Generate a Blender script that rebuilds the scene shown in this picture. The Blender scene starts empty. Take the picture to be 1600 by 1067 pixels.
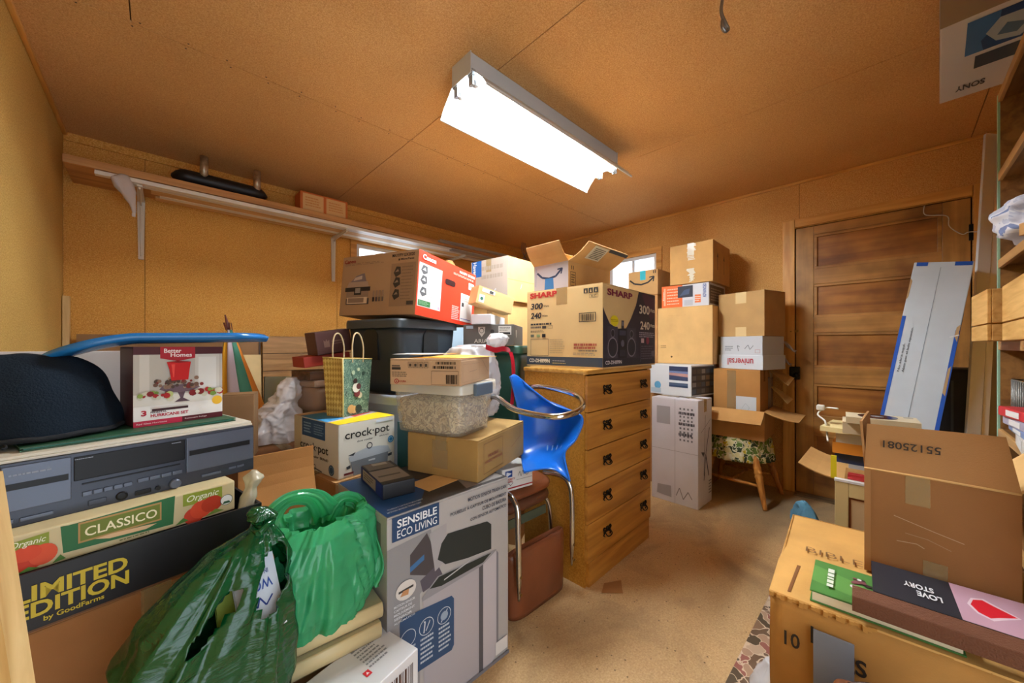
import bpy, bmesh, math, random
from mathutils import Vector, Matrix, noise, Euler
random.seed(7)
S = bpy.context.scene
COL = S.collection
PI = math.pi

# ------------------------------------------------------------ camera, world, light, exposure
cd = bpy.data.cameras.new('camera')
cam = bpy.data.objects.new('camera', cd)
COL.objects.link(cam)
cam.location = (0, 0, 1.15)
cam.rotation_euler = (PI / 2, 0, math.radians(46 - 90))
cd.sensor_width = 36
cd.lens = 36 * 577 / 1600
cd.shift_y = 6.5 / 1600
cd.clip_start = 0.02
S.camera = cam

w = bpy.data.worlds.new('sky')
S.world = w
w.use_nodes = True
w.node_tree.nodes['Background'].inputs[0].default_value = (0.80, 0.90, 1.0, 1)
w.node_tree.nodes['Background'].inputs[1].default_value = 1.3

TUBE_STRENGTH = 72.0
S.view_settings.view_transform = 'Standard'
S.view_settings.look = 'None'
S.view_settings.gamma = 1
S.view_settings.use_curve_mapping = False
S.view_settings.exposure = 1.48
S.cycles.max_bounces = 10
S.cycles.diffuse_bounces = 6
S.cycles.transparent_max_bounces = 12
S.cycles.use_denoising = True
S.cycles.sample_clamp_indirect = 6

# ------------------------------------------------------------ materials
def lin(c):
    if isinstance(c, str):
        c = [int(c[i:i + 2], 16) / 255 for i in (0, 2, 4)]
    return tuple((x / 12.92 if x <= .04045 else ((x + .055) / 1.055) ** 2.4) for x in c) + (1,)

MATS = {}
def base(name):
    m = bpy.data.materials.new(name)
    m.use_nodes = True
    nt = m.node_tree
    return m, nt, nt.nodes['Principled BSDF']

def plain(name, c, rough=.6, metal=0, spec=.5, coat=0, bump=0, bscale=200, var=0, vscale=6):
    """single colour with optional slight mottling and fine bump"""
    if name in MATS: return MATS[name]
    m, nt, b = base(name)
    b.inputs['Base Color'].default_value = lin(c)
    b.inputs['Roughness'].default_value = rough
    b.inputs['Metallic'].default_value = metal
    b.inputs['Specular IOR Level'].default_value = spec
    b.inputs['Coat Weight'].default_value = coat
    if var or bump:
        tc = nt.nodes.new('ShaderNodeTexCoord')
    if var:
        n = nt.nodes.new('ShaderNodeTexNoise'); n.inputs['Scale'].default_value = vscale
        n.inputs['Detail'].default_value = 5
        nt.links.new(tc.outputs['Object'], n.inputs['Vector'])
        r = nt.nodes.new('ShaderNodeValToRGB')
        l = lin(c)
        r.color_ramp.elements[0].position = .3
        r.color_ramp.elements[1].position = .7
        r.color_ramp.elements[0].color = [x * (1 - var) for x in l[:3]] + [1]
        r.color_ramp.elements[1].color = [min(1, x * (1 + var)) for x in l[:3]] + [1]
        nt.links.new(n.outputs['Fac'], r.inputs['Fac'])
        nt.links.new(r.outputs['Color'], b.inputs['Base Color'])
    if bump:
        n2 = nt.nodes.new('ShaderNodeTexNoise'); n2.inputs['Scale'].default_value = bscale
        nt.links.new(tc.outputs['Object'], n2.inputs['Vector'])
        bp = nt.nodes.new('ShaderNodeBump'); bp.inputs['Strength'].default_value = bump
        bp.inputs['Distance'].default_value = .004
        nt.links.new(n2.outputs['Fac'], bp.inputs['Height'])
        nt.links.new(bp.outputs['Normal'], b.inputs['Normal'])
    MATS[name] = m
    return m

def ink(c):
    return plain('ink_' + (c if isinstance(c, str) else '%02x%02x%02x' % tuple(int(x * 255) for x in c)), c, rough=.5, spec=.3)

def board(name, c0, c1, c2, scale=170, big=1.3, rough=.75, bumpy=.15):
    """particle board: three-tone chips, fine and coarse noise, broad variation"""
    m, nt, b = base(name)
    tc = nt.nodes.new('ShaderNodeTexCoord')
    n = nt.nodes.new('ShaderNodeTexNoise'); n.inputs['Scale'].default_value = scale
    n.inputs['Detail'].default_value = 4; n.inputs['Roughness'].default_value = .7
    n2 = nt.nodes.new('ShaderNodeTexNoise'); n2.inputs['Scale'].default_value = big
    n2.inputs['Detail'].default_value = 3
    vo = nt.nodes.new('ShaderNodeTexVoronoi'); vo.inputs['Scale'].default_value = scale * .9
    for q in (n, n2, vo): nt.links.new(tc.outputs['Object'], q.inputs['Vector'])
    r = nt.nodes.new('ShaderNodeValToRGB')
    e = r.color_ramp.elements
    e[0].position = .30; e[0].color = lin(c0)
    e[1].position = .70; e[1].color = lin(c2)
    k = e.new(.5); k.color = lin(c1)
    nt.links.new(n.outputs['Fac'], r.inputs['Fac'])
    mx = nt.nodes.new('ShaderNodeMixRGB'); mx.blend_type = 'MULTIPLY'; mx.inputs[0].default_value = .55
    r2 = nt.nodes.new('ShaderNodeValToRGB')
    r2.color_ramp.elements[0].position = .35; r2.color_ramp.elements[0].color = (.78, .74, .72, 1)
    r2.color_ramp.elements[1].position = .65; r2.color_ramp.elements[1].color = (1, 1, 1, 1)
    nt.links.new(n2.outputs['Fac'], r2.inputs['Fac'])
    nt.links.new(r.outputs['Color'], mx.inputs[1]); nt.links.new(r2.outputs['Color'], mx.inputs[2])
    mx2 = nt.nodes.new('ShaderNodeMixRGB'); mx2.blend_type = 'OVERLAY'; mx2.inputs[0].default_value = .10
    nt.links.new(mx.outputs[0], mx2.inputs[1]); nt.links.new(vo.outputs['Color'], mx2.inputs[2])
    hs = nt.nodes.new('ShaderNodeHueSaturation')
    bw = nt.nodes.new('ShaderNodeRGBToBW')
    nt.links.new(vo.outputs['Color'], bw.inputs[0]); nt.links.new(bw.outputs[0], mx2.inputs[2])
    nt.links.new(mx2.outputs[0], b.inputs['Base Color'])
    b.inputs['Roughness'].default_value = rough
    b.inputs['Specular IOR Level'].default_value = .25
    bp = nt.nodes.new('ShaderNodeBump'); bp.inputs['Strength'].default_value = bumpy; bp.inputs['Distance'].default_value = .002
    nt.links.new(n.outputs['Fac'], bp.inputs['Height']); nt.links.new(bp.outputs['Normal'], b.inputs['Normal'])
    MATS[name] = m
    return m

def wood(name, c0, c1, axis='x', scale=3.0, rough=.5, dark=None, stretch=14):
    """grain stretched along an axis of the object"""
    if name in MATS: return MATS[name]
    m, nt, b = base(name)
    tc = nt.nodes.new('ShaderNodeTexCoord')
    mp = nt.nodes.new('ShaderNodeMapping')
    s = [scale * stretch] * 3
    s['xyz'.index(axis)] = scale
    mp.inputs['Scale'].default_value = s
    nt.links.new(tc.outputs['Object'], mp.inputs['Vector'])
    n = nt.nodes.new('ShaderNodeTexNoise'); n.inputs['Scale'].default_value = 1; n.inputs['Detail'].default_value = 6
    n.inputs['Distortion'].default_value = .6
    nt.links.new(mp.outputs['Vector'], n.inputs['Vector'])
    r = nt.nodes.new('ShaderNodeValToRGB')
    r.color_ramp.elements[0].position = .35; r.color_ramp.elements[0].color = lin(c0)
    r.color_ramp.elements[1].position = .62; r.color_ramp.elements[1].color = lin(c1)
    nt.links.new(n.outputs['Fac'], r.inputs['Fac'])
    out = r.outputs['Color']
    if dark:      # worn, stained patches with a shape of their own
        n2 = nt.nodes.new('ShaderNodeTexNoise'); n2.inputs['Scale'].default_value = 3.2; n2.inputs['Detail'].default_value = 4
        nt.links.new(tc.outputs['Object'], n2.inputs['Vector'])
        r2 = nt.nodes.new('ShaderNodeValToRGB')
        r2.color_ramp.elements[0].position = .45; r2.color_ramp.elements[0].color = (1, 1, 1, 1)
        r2.color_ramp.elements[1].position = .72; r2.color_ramp.elements[1].color = lin(dark)
        nt.links.new(n2.outputs['Fac'], r2.inputs['Fac'])
        mx = nt.nodes.new('ShaderNodeMixRGB'); mx.blend_type = 'MULTIPLY'; mx.inputs[0].default_value = .8
        nt.links.new(out, mx.inputs[1]); nt.links.new(r2.outputs['Color'], mx.inputs[2])
        out = mx.outputs[0]
    nt.links.new(out, b.inputs['Base Color'])
    b.inputs['Roughness'].default_value = rough
    bp = nt.nodes.new('ShaderNodeBump'); bp.inputs['Strength'].default_value = .12; bp.inputs['Distance'].default_value = .002
    nt.links.new(n.outputs['Fac'], bp.inputs['Height']); nt.links.new(bp.outputs['Normal'], b.inputs['Normal'])
    MATS[name] = m
    return m

def card(name, c, var=.10):
    return plain('card_' + name, c, rough=.8, spec=.2, bump=.1, bscale=350, var=var, vscale=7)

def film(name, c, alpha=.5, rough=.25, trans=.3, bump=0):
    """thin plastic film: glossy dyed sheet that lets part of the light straight through"""
    if name in MATS: return MATS[name]
    m, nt, b = base(name)
    b.inputs['Base Color'].default_value = lin(c)
    b.inputs['Roughness'].default_value = rough
    b.inputs['Coat Weight'].default_value = .8; b.inputs['Coat Roughness'].default_value = .08
    tl = nt.nodes.new('ShaderNodeBsdfTranslucent'); tl.inputs[0].default_value = lin(c)
    tr = nt.nodes.new('ShaderNodeBsdfTransparent')
    tr.inputs[0].default_value = [min(1, .25 + .9 * x) for x in lin(c)[:3]] + [1]
    m1 = nt.nodes.new('ShaderNodeMixShader'); m1.inputs[0].default_value = trans
    m2 = nt.nodes.new('ShaderNodeMixShader'); m2.inputs[0].default_value = alpha
    nt.links.new(b.outputs[0], m1.inputs[1]); nt.links.new(tl.outputs[0], m1.inputs[2])
    nt.links.new(tr.outputs[0], m2.inputs[1]); nt.links.new(m1.outputs[0], m2.inputs[2])
    nt.links.new(m2.outputs[0], nt.nodes['Material Output'].inputs[0])
    if bump:
        tc = nt.nodes.new('ShaderNodeTexCoord')
        mp = nt.nodes.new('ShaderNodeMapping'); mp.inputs['Scale'].default_value = (14, 14, 50); mp.inputs['Rotation'].default_value = (.5, .5, 0)
        n = nt.nodes.new('ShaderNodeTexNoise'); n.inputs['Scale'].default_value = 1; n.inputs['Detail'].default_value = 4; n.inputs['Distortion'].default_value = 1.2
        nt.links.new(tc.outputs['Object'], mp.inputs[0]); nt.links.new(mp.outputs[0], n.inputs['Vector'])
        bp = nt.nodes.new('ShaderNodeBump'); bp.inputs['Strength'].default_value = bump; bp.inputs['Distance'].default_value = .01
        nt.links.new(n.outputs['Fac'], bp.inputs['Height']); nt.links.new(bp.outputs[0], b.inputs['Normal'])
    MATS[name] = m
    return m

def pattern(name, kind, cols, scale=30, rough=.6):
    """printed cloth, paper or vinyl patterns"""
    if name in MATS: return MATS[name]
    m, nt, b = base(name)
    tc = nt.nodes.new('ShaderNodeTexCoord')
    r = nt.nodes.new('ShaderNodeValToRGB'); r.color_ramp.interpolation = 'CONSTANT'
    e = r.color_ramp.elements
    while len(e) < len(cols): e.new(.5)
    for i, c in enumerate(cols):
        e[i].position = i / len(cols); e[i].color = lin(c)
    if kind == 'cells':
        v = nt.nodes.new('ShaderNodeTexVoronoi'); v.inputs['Scale'].default_value = scale
        v.inputs['Randomness'].default_value = 1
        n = nt.nodes.new('ShaderNodeTexNoise'); n.inputs['Scale'].default_value = scale * .6
        ad = nt.nodes.new('ShaderNodeMixRGB'); ad.inputs[0].default_value = .12
        nt.links.new(tc.outputs['Object'], n.inputs['Vector'])
        nt.links.new(tc.outputs['Object'], ad.inputs[1]); nt.links.new(n.outputs['Color'], ad.inputs[2])
        nt.links.new(ad.outputs[0], v.inputs['Vector'])
        bw = nt.nodes.new('ShaderNodeRGBToBW'); nt.links.new(v.outputs['Color'], bw.inputs[0])
        nt.links.new(bw.outputs[0], r.inputs['Fac'])
        v2 = nt.nodes.new('ShaderNodeTexVoronoi'); v2.feature = 'DISTANCE_TO_EDGE'; v2.inputs['Scale'].default_value = scale
        nt.links.new(ad.outputs[0], v2.inputs['Vector'])
        mt = nt.nodes.new('ShaderNodeMath'); mt.operation = 'LESS_THAN'; mt.inputs[1].default_value = .045
        nt.links.new(v2.outputs['Distance'], mt.inputs[0])
        mx = nt.nodes.new('ShaderNodeMixRGB'); mx.inputs[2].default_value = lin(cols[-1])
        nt.links.new(mt.outputs[0], mx.inputs[0]); nt.links.new(r.outputs[0], mx.inputs[1])
        nt.links.new(mx.outputs[0], b.inputs['Base Color'])
    elif kind == 'diamond':
        mp = nt.nodes.new('ShaderNodeMapping'); mp.inputs['Rotation'].default_value = (PI / 4, 0, 0)
        sx = nt.nodes.new('ShaderNodeSeparateXYZ')
        cb = nt.nodes.new('ShaderNodeCombineXYZ')
        nt.links.new(tc.outputs['Object'], sx.inputs[0])
        a1 = nt.nodes.new('ShaderNodeMath'); a1.operation = 'MULTIPLY_ADD'; a1.inputs[1].default_value = 1.6
        a2 = nt.nodes.new('ShaderNodeMath'); a2.operation = 'MULTIPLY_ADD'; a2.inputs[1].default_value = -1.6
        nt.links.new(sx.outputs['Y'], a1.inputs[0]); nt.links.new(sx.outputs['Z'], a1.inputs[2])
        nt.links.new(sx.outputs['Y'], a2.inputs[0]); nt.links.new(sx.outputs['Z'], a2.inputs[2])
        nt.links.new(a1.outputs[0], cb.inputs[0]); nt.links.new(a2.outputs[0], cb.inputs[1])
        ch = nt.nodes.new('ShaderNodeTexChecker'); ch.inputs['Scale'].default_value = scale
        ch.inputs['Color1'].default_value = lin(cols[0]); ch.inputs['Color2'].default_value = lin(cols[1])
        nt.links.new(cb.outputs[0], ch.inputs['Vector'])
        nt.links.new(ch.outputs['Color'], b.inputs['Base Color'])
    elif kind == 'blotch':
        n = nt.nodes.new('ShaderNodeTexNoise'); n.inputs['Scale'].default_value = scale; n.inputs['Detail'].default_value = 3
        n.inputs['Distortion'].default_value = 1.5
        nt.links.new(tc.outputs['Object'], n.inputs['Vector'])
        for i in range(len(cols)): e[i].position = .28 + .44 * i / len(cols)
        nt.links.new(n.outputs['Fac'], r.inputs['Fac'])
        nt.links.new(r.outputs[0], b.inputs['Base Color'])
    b.inputs['Roughness'].default_value = rough
    MATS[name] = m
    return m

# ------------------------------------------------------------ mesh helpers
class MB:
    """collects geometry for ONE mesh object"""
    def __init__(self): self.bm = bmesh.new(); self.mats = []
    def mi(self, m):
        if m is None: return 0
        if m not in self.mats: self.mats.append(m)
        return self.mats.index(m)
    def box(self, x0, y0, z0, x1, y1, z1, m=None, bev=0, M=None):
        vs = [self.bm.verts.new(p) for p in ((x0, y0, z0), (x1, y0, z0), (x1, y1, z0), (x0, y1, z0), (x0, y0, z1), (x1, y0, z1), (x1, y1, z1), (x0, y1, z1))]
        fs = [self.bm.faces.new([vs[i] for i in q]) for q in ((0, 3, 2, 1), (4, 5, 6, 7), (0, 1, 5, 4), (1, 2, 6, 5), (2, 3, 7, 6), (3, 0, 4, 7))]
        k = self.mi(m)
        for f in fs: f.material_index = k
        if M is not None: bmesh.ops.transform(self.bm, matrix=M, verts=vs)
        if bev:
            es = list({e for f in fs for e in f.edges})
            r = bmesh.ops.bevel(self.bm, geom=es, offset=bev, segments=2, affect='EDGES', profile=.6)
            for f in r['faces']: f.material_index = k
        return self
    def poly(self, pts, m=None):
        f = self.bm.faces.new([self.bm.verts.new(p) for p in pts]); f.material_index = self.mi(m); return self
    def slab(self, pts, th, m=None):
        """polygon given thickness along its normal"""
        P = [Vector(p) for p in pts]
        n = (P[1] - P[0]).cross(P[2] - P[0]).normalized() * th / 2
        a = [self.bm.verts.new(p + n) for p in P]; b = [self.bm.verts.new(p - n) for p in P]
        k = self.mi(m); L = len(P)
        fs = [self.bm.faces.new(a), self.bm.faces.new(b[::-1])]
        for i in range(L):
            j = (i + 1) % L
            fs.append(self.bm.faces.new([a[j], a[i], b[i], b[j]]))
        for f in fs: f.material_index = k
        return self
    def tube(self, path, r, m=None, n=8, cap=True):
        P = [Vector(p) for p in path]
        rs = r if isinstance(r, (list, tuple)) else [r] * len(P)
        k = self.mi(m); prev = None; rings = []
        up = Vector((0, 0, 1))
        for i, p in enumerate(P):
            d = (P[min(i + 1, len(P) - 1)] - P[max(i - 1, 0)]).normalized()
            if prev is None:
                x = d.cross(up if abs(d.z) < .9 else Vector((1, 0, 0))).normalized()
            else:
                x = (prev - d * prev.dot(d)).normalized()
            prev = x
            y = d.cross(x)
            rings.append([self.bm.verts.new(p + (x * math.cos(2 * PI * j / n) + y * math.sin(2 * PI * j / n)) * rs[i]) for j in range(n)])
        for a, b in zip(rings, rings[1:]):
            for j in range(n):
                f = self.bm.faces.new([a[j], a[(j + 1) % n], b[(j + 1) % n], b[j]]); f.material_index = k; f.smooth = True
        if cap:
            self.bm.faces.new(rings[0][::-1]).material_index = k; self.bm.faces.new(rings[-1]).material_index = k
        return self
    def lathe(self, prof, c=(0, 0, 0), m=None, n=24, axis=None):
        """profile of (radius, height) about the vertical through c"""
        k = self.mi(m); rings = []
        A = axis or Matrix.Identity(3)
        for r, z in prof:
            rings.append([self.bm.verts.new(Vector(c) + A @ Vector((r * math.cos(2 * PI * j / n), r * math.sin(2 * PI * j / n), z))) for j in range(n)])
        for a, b in zip(rings, rings[1:]):
            for j in range(n):
                f = self.bm.faces.new([a[j], a[(j + 1) % n], b[(j + 1) % n], b[j]]); f.material_index = k; f.smooth = True
        self.bm.faces.new(rings[0][::-1]).material_index = k; self.bm.faces.new(rings[-1]).material_index = k
        return self
    def grid(self, fn, nu, nv, m=None, closed=False, smooth=True):
        k = self.mi(m)
        R = [[self.bm.verts.new(fn(i / (nu if closed else nu - 1), j / (nv - 1))) for i in range(nu)] for j in range(nv)]
        for a, b in zip(R, R[1:]):
            for i in range(nu if closed else nu - 1):
                f = self.bm.faces.new([a[i], a[(i + 1) % nu], b[(i + 1) % nu], b[i]]); f.material_index = k; f.smooth = smooth
        return R
    def build(self, name, mat=None, parent=None, solid=0, clean=False):
        bm = self.bm
        if clean: bmesh.ops.remove_doubles(bm, verts=bm.verts, dist=1e-5)
        bmesh.ops.recalc_face_normals(bm, faces=bm.faces)
        me = bpy.data.meshes.new(name); bm.to_mesh(me); bm.free()
        ms = self.mats if self.mats else [mat]
        for q in ms: me.materials.append(q)
        o = bpy.data.objects.new(name, me); COL.objects.link(o)
        if parent is not None: o.parent = parent
        if solid:
            md = o.modifiers.new('thickness', 'SOLIDIFY'); md.thickness = solid; md.offset = 0
        return o

def tag(o, label, cat, group=None):
    o['label'] = label; o['category'] = cat
    if group: o['group'] = group
    return o
def thing(name, label, cat, loc=(0, 0, 0), rot=(0, 0, 0), group=None):
    o = bpy.data.objects.new(name, None); COL.objects.link(o)
    o.empty_display_size = .05
    o.location = loc; o.rotation_euler = rot
    return tag(o, label, cat, group)
def struct(o): o['kind'] = 'structure'; return o
def bxo(name, d, mat, parent=None, bev=0):
    return MB().box(*d, bev=bev).build(name, mat, parent)

# faces of a box whose base centre is the origin: L looks to -x, R to -y, T up, D down
def face(dims, f, e=0.0):
    B, A, H = dims
    X, Y, Z = Vector((1, 0, 0)), Vector((0, 1, 0)), Vector((0, 0, 1))
    if f == 'L': return Vector((-B / 2 - e, A / 2, 0)), -Y, Z, -X, A, H
    if f == 'R': return Vector((-B / 2, -A / 2 - e, 0)), X, Z, -Y, B, H
    if f == 'T': return Vector((-B / 2, -A / 2, H + e)), X, Y, Z, B, A
    if f == 'D': return Vector((-B / 2, A / 2, -e)), X, -Y, -Z, B, A
    if f == 'K': return Vector((B / 2 + e, -A / 2, 0)), Y, Z, X, A, H

class Print:
    """flat print or stickers lying on one face of a box, in fractions of that face"""
    def __init__(self, root, dims, f, lift=.0008):
        self.root, self.dims, self.f, self.e, self.mb = root, dims, f, lift, MB()
    def P(self, u, v):
        o, U, W, n, lu, lv = face(self.dims, self.f, self.e)
        return o + U * (u * lu) + W * (v * lv)
    def poly(self, pts, c):
        self.mb.poly([self.P(*p) for p in pts], ink(c)); self.e += .00012; return self
    def rect(self, u0, v0, u1, v1, c): return self.poly([(u0, v0), (u1, v0), (u1, v1), (u0, v1)], c)
    def frame(self, u0, v0, u1, v1, t, c):
        lu, lv = face(self.dims, self.f)[4:]
        tu, tv = t / lu, t / lv
        for q in ((u0, v0, u1, v0 + tv), (u0, v1 - tv, u1, v1), (u0, v0, u0 + tu, v1), (u1 - tu, v0, u1, v1)):
            self.mb.poly([self.P(q[0], q[1]), self.P(q[2], q[1]), self.P(q[2], q[3]), self.P(q[0], q[3])], ink(c))
        self.e += .00012; return self
    def disc(self, u, v, r, c, ry=None, n=20):
        lu, lv = face(self.dims, self.f)[4:]
        ry = ry or r
        return self.poly([(u + r / lu * math.cos(2 * PI * k / n), v + ry / lv * math.sin(2 * PI * k / n)) for k in range(n)], c)
    def ring(self, u, v, r, t, c):
        lu, lv = face(self.dims, self.f)[4:]
        n = 20
        for k in range(n):
            a, b = 2 * PI * k / n, 2 * PI * (k + 1) / n
            q = [(u + R / lu * math.cos(x), v + R / lv * math.sin(x)) for R, x in ((r, a), (r, b), (r - t, b), (r - t, a))]
            self.mb.poly([self.P(*p) for p in q], ink(c))
        self.e += .00012; return self
    def stroke(self, pts, t, c):
        lu, lv = face(self.dims, self.f)[4:]
        for (a, b), (d, e) in zip(pts, pts[1:]):
            dx, dy = (d - a) * lu, (e - b) * lv
            L = math.hypot(dx, dy) or 1
            nx, ny = -dy / L * t / 2 / lu, dx / L * t / 2 / lv
            self.mb.poly([self.P(a + nx, b + ny), self.P(a - nx, b - ny), self.P(d - nx, e - ny), self.P(d + nx, e + ny)], ink(c))
        self.e += .00012; return self
    def lines(self, u0, v0, u1, v1, n, c, seed=1, fill=.45):
        """rows of print too small to read"""
        rr = random.Random(seed)
        dv = (v1 - v0) / n
        for i in range(n):
            v = v1 - dv * (i + .5)
            u = u0
            end = u1 - (u1 - u0) * rr.uniform(0, .25)
            while u < end:
                wd = (u1 - u0) * rr.uniform(.05, .16)
                self.mb.poly([self.P(u, v - dv * fill / 2), self.P(min(u + wd, end), v - dv * fill / 2), self.P(min(u + wd, end), v + dv * fill / 2), self.P(u, v + dv * fill / 2)], ink(c))
                u += wd + (u1 - u0) * .025
        self.e += .00012; return self
    def barcode(self, u0, v0, u1, v1, c='1a1a1a', seed=3):
        rr = random.Random(seed); u = u0; st = (u1 - u0) / 48
        while u < u1:
            wd = st * rr.choice((1, 1, 2, 3))
            self.mb.poly([self.P(u, v0), self.P(min(u + wd, u1), v0), self.P(min(u + wd, u1), v1), self.P(u, v1)], ink(c))
            u += wd + st * rr.choice((1, 1, 2))
        self.e += .00012; return self
    def done(self, name='print'):
        o = self.mb.build(name, None, self.root)
        return o

TXT = {}
def glyphs(s, bold, shear):
    k = (s, bold, shear)
    if k in TXT: return TXT[k]
    c = bpy.data.curves.new('t', 'FONT'); c.body = s; c.size = 1; c.resolution_u = 3
    c.offset = bold; c.shear = shear; c.fill_mode = 'FRONT'
    c.align_x = 'LEFT'
    o = bpy.data.objects.new('t', c)
    me = bpy.data.meshes.new_from_object(o)
    vs = [tuple(v.co) for v in me.vertices]; fs = [tuple(p.vertices) for p in me.polygons]
    bpy.data.objects.remove(o); bpy.data.curves.remove(c); bpy.data.meshes.remove(me)
    x0 = min(v[0] for v in vs); x1 = max(v[0] for v in vs); y0 = min(v[1] for v in vs); y1 = max(v[1] for v in vs)
    TXT[k] = ([((v[0] - x0) / (x1 - x0), (v[1] - y0) / (y1 - y0)) for v in vs], fs)
    return TXT[k]
def text(root, dims, f, s, u0, v0, u1, v1, c, bold=.012, shear=0, rot=0, lift=.0022, name='lettering'):
    """lettering filling the rectangle u0..u1, v0..v1 of a face; rot in quarter turns"""
    vs, fs = glyphs(s, bold, shear)
    o, U, W, n, lu, lv = face(dims, f, lift)
    me = bpy.data.meshes.new(name)
    pts = []
    for x, y in vs:
        if rot == 2: x, y = 1 - x, 1 - y
        elif rot == 1: x, y = 1 - y, x
        elif rot == 3: x, y = y, 1 - x
        pts.append(o + U * ((u0 + (u1 - u0) * x) * lu) + W * ((v0 + (v1 - v0) * y) * lv))
    me.from_pydata(pts, [], fs)
    me.materials.append(ink(c))
    q = bpy.data.objects.new(name, me); COL.objects.link(q); q.parent = root
    return q

TAPE = film('packing_tape', 'd9c9a0', alpha=.28, rough=.15, trans=.1)
TAPEB = plain('paper_tape', 'b8935a', rough=.4)
def place(F, yaw, B, A, H, tilt=(0, 0)):
    """matrix of a box (base-centre origin) from its front corner, as read off the photograph"""
    rx, ry = map(math.radians, tilt)
    R = Matrix.Rotation(math.radians(yaw), 4, 'Z') @ Matrix.Rotation(ry, 4, 'Y') @ Matrix.Rotation(rx, 4, 'X')
    return Matrix.Translation(F) @ R @ Matrix.Translation((B / 2, A / 2, 0))

def carton(name, label, cat, F, yaw, B, A, H, mat, tilt=(0, 0), tape='x', tapemat=None, group=None, plainbox=False, tapew=.05, side_tape=True):
    """closed cardboard box: body, two top flaps meeting at a seam, tape over the seam"""
    r = thing(name, label, cat, group=group)
    r.matrix_world = place(F, yaw, B, A, H, tilt)
    b, a = B / 2, A / 2
    t = .004
    bev = min(.004, H * .08)
    if plainbox:
        bxo('body', (-b, -a, 0, b, a, H), mat, r, bev=bev)
        return r, (B, A, H)
    bxo('body', (-b, -a, 0, b, a, H - t), mat, r, bev=bev)
    g = .0012
    if tape in ('x', None):      # seam along x
        bxo('flap', (-b + .001, -a + .001, H - t, b - .001, -g, H), mat, r)
        bxo('flap', (-b + .001, g, H - t, b - .001, a - .001, H), mat, r)
    else:
        bxo('flap', (-b + .001, -a + .001, H - t, -g, a - .001, H), mat, r)
        bxo('flap', (g, -a + .001, H - t, b - .001, a - .001, H), mat, r)
    if tape:
        m = MB(); w2 = tapew / 2; e = .0006; dn = min(.09, H * .35)
        if tape == 'x':
            m.box(-b - e, -w2, H + .0003, b + e, w2, H + .0003 + e)
            if side_tape: m.box(-b - e - .0003, -w2, H - dn, -b - .0003, w2, H + .0002); m.box(b + .0003, -w2, H - dn, b + e + .0003, w2, H + .0002)
        else:
            m.box(-w2, -a - e, H + .0003, w2, a + e, H + .0003 + e)
            if side_tape: m.box(-w2, -a - e - .0003, H - dn, w2, -a - .0003, H + .0002); m.box(-w2, a + .0003, H - dn, w2, a + e + .0003, H + .0002)
        m.build('tape', tapemat or TAPE, r)
    return r, (B, A, H)

def open_carton(name, label, cat, F, yaw, B, A, H, mat, flaps, tilt=(0, 0), inner=None, group=None, flen=None):
    """open box: four walls, floor, flaps {side: (angle from vertical outwards in degrees, length)}"""
    r = thing(name, label, cat, group=group)
    r.matrix_world = place(F, yaw, B, A, H, tilt)
    b, a, t = B / 2, A / 2, .005
    m = MB()
    m.box(-b, -a, 0, b, a, t)
    m.box(-b, -a, t, -b + t, a, H); m.box(b - t, -a, t, b, a, H)
    m.box(-b + t, -a, t, b - t, -a + t, H); m.box(-b + t, a - t, t, b - t, a, H)
    m.build('body', mat, r)
    for side, (ang, ln) in flaps.items():
        an = math.radians(ang)
        f = MB()
        half = a if side in 'LK' else b
        d, up = math.sin(an) * ln, math.cos(an) * ln
        n = 5
        for i in range(n):        # slightly bowed board
            s0, s1 = i / n, (i + 1) / n
            def q(s, y):
                bow = .012 * math.sin(PI * s) * ln / .2
                o_ = d * s + bow * math.cos(an); z_ = H + up * s - bow * math.sin(an)
                y *= 1 - .03 * s
                return {'L': (-b - o_, y, z_), 'K': (b + o_, y, z_), 'R': (y, -a - o_, z_), 'B': (y, a + o_, z_)}[side]
            f.slab([q(s0, -half), q(s0, half), q(s1, half), q(s1, -half)], t)
        f.build('flap', mat, r)
    return r, (B, A, H)

def scatter_noise(p, f, seed): return noise.noise(Vector(p) * f + Vector((seed * 7.3, seed * 3.1, seed * 1.7)))
def ridge(p, f, seed): return 1 - abs(scatter_noise(p, f, seed)) * 2
def bag(mb, rings, n=56, nv=40, amp=.01, f=14, seed=1, m=None, sq=2.6, close_top=True, close_bot=True, disp=None):
    """crumpled sack: interpolated super-elliptic rings (cx,cy,z,rx,ry,rot) with creases"""
    def fn(u, v):
        x = v * (len(rings) - 1); i = min(int(x), len(rings) - 2); k = x - i
        k = k * k * (3 - 2 * k) * .5 + k * .5
        a = [p + (q - p) * k for p, q in zip(rings[i], rings[i + 1])]
        th = u * 2 * PI
        c, s = math.cos(th), math.sin(th)
        px = math.copysign(abs(c) ** (2 / sq), c) * a[3]; py = math.copysign(abs(s) ** (2 / sq), s) * a[4]
        cr, sr = math.cos(a[5]), math.sin(a[5])
        p = Vector((a[0] + px * cr - py * sr, a[1] + px * sr + py * cr, a[2]))
        d = Vector((px * cr - py * sr, px * sr + py * cr, 0))
        if d.length > 1e-6: d.normalize()
        w_ = min(1, (a[3] + a[4]) / .12)
        h = (ridge((p.x, p.y, p.z * .5), f, seed) - .6) * amp + scatter_noise(p, f * .45, seed + 3) * amp * 1.1 + (ridge(p, f * 2.3, seed + 5) - .6) * amp * .35
        if disp: h += disp(p)
        return p + d * h * w_ + Vector((0, 0, scatter_noise(p, f * .6, seed + 9) * amp * .5 * w_))
    R = mb.grid(fn, n, nv, m, closed=True)
    k = mb.mi(m)
    if close_bot: mb.bm.faces.new(R[0][::-1]).material_index = k
    if close_top: mb.bm.faces.new(R[-1]).material_index = k
    return mb

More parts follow.
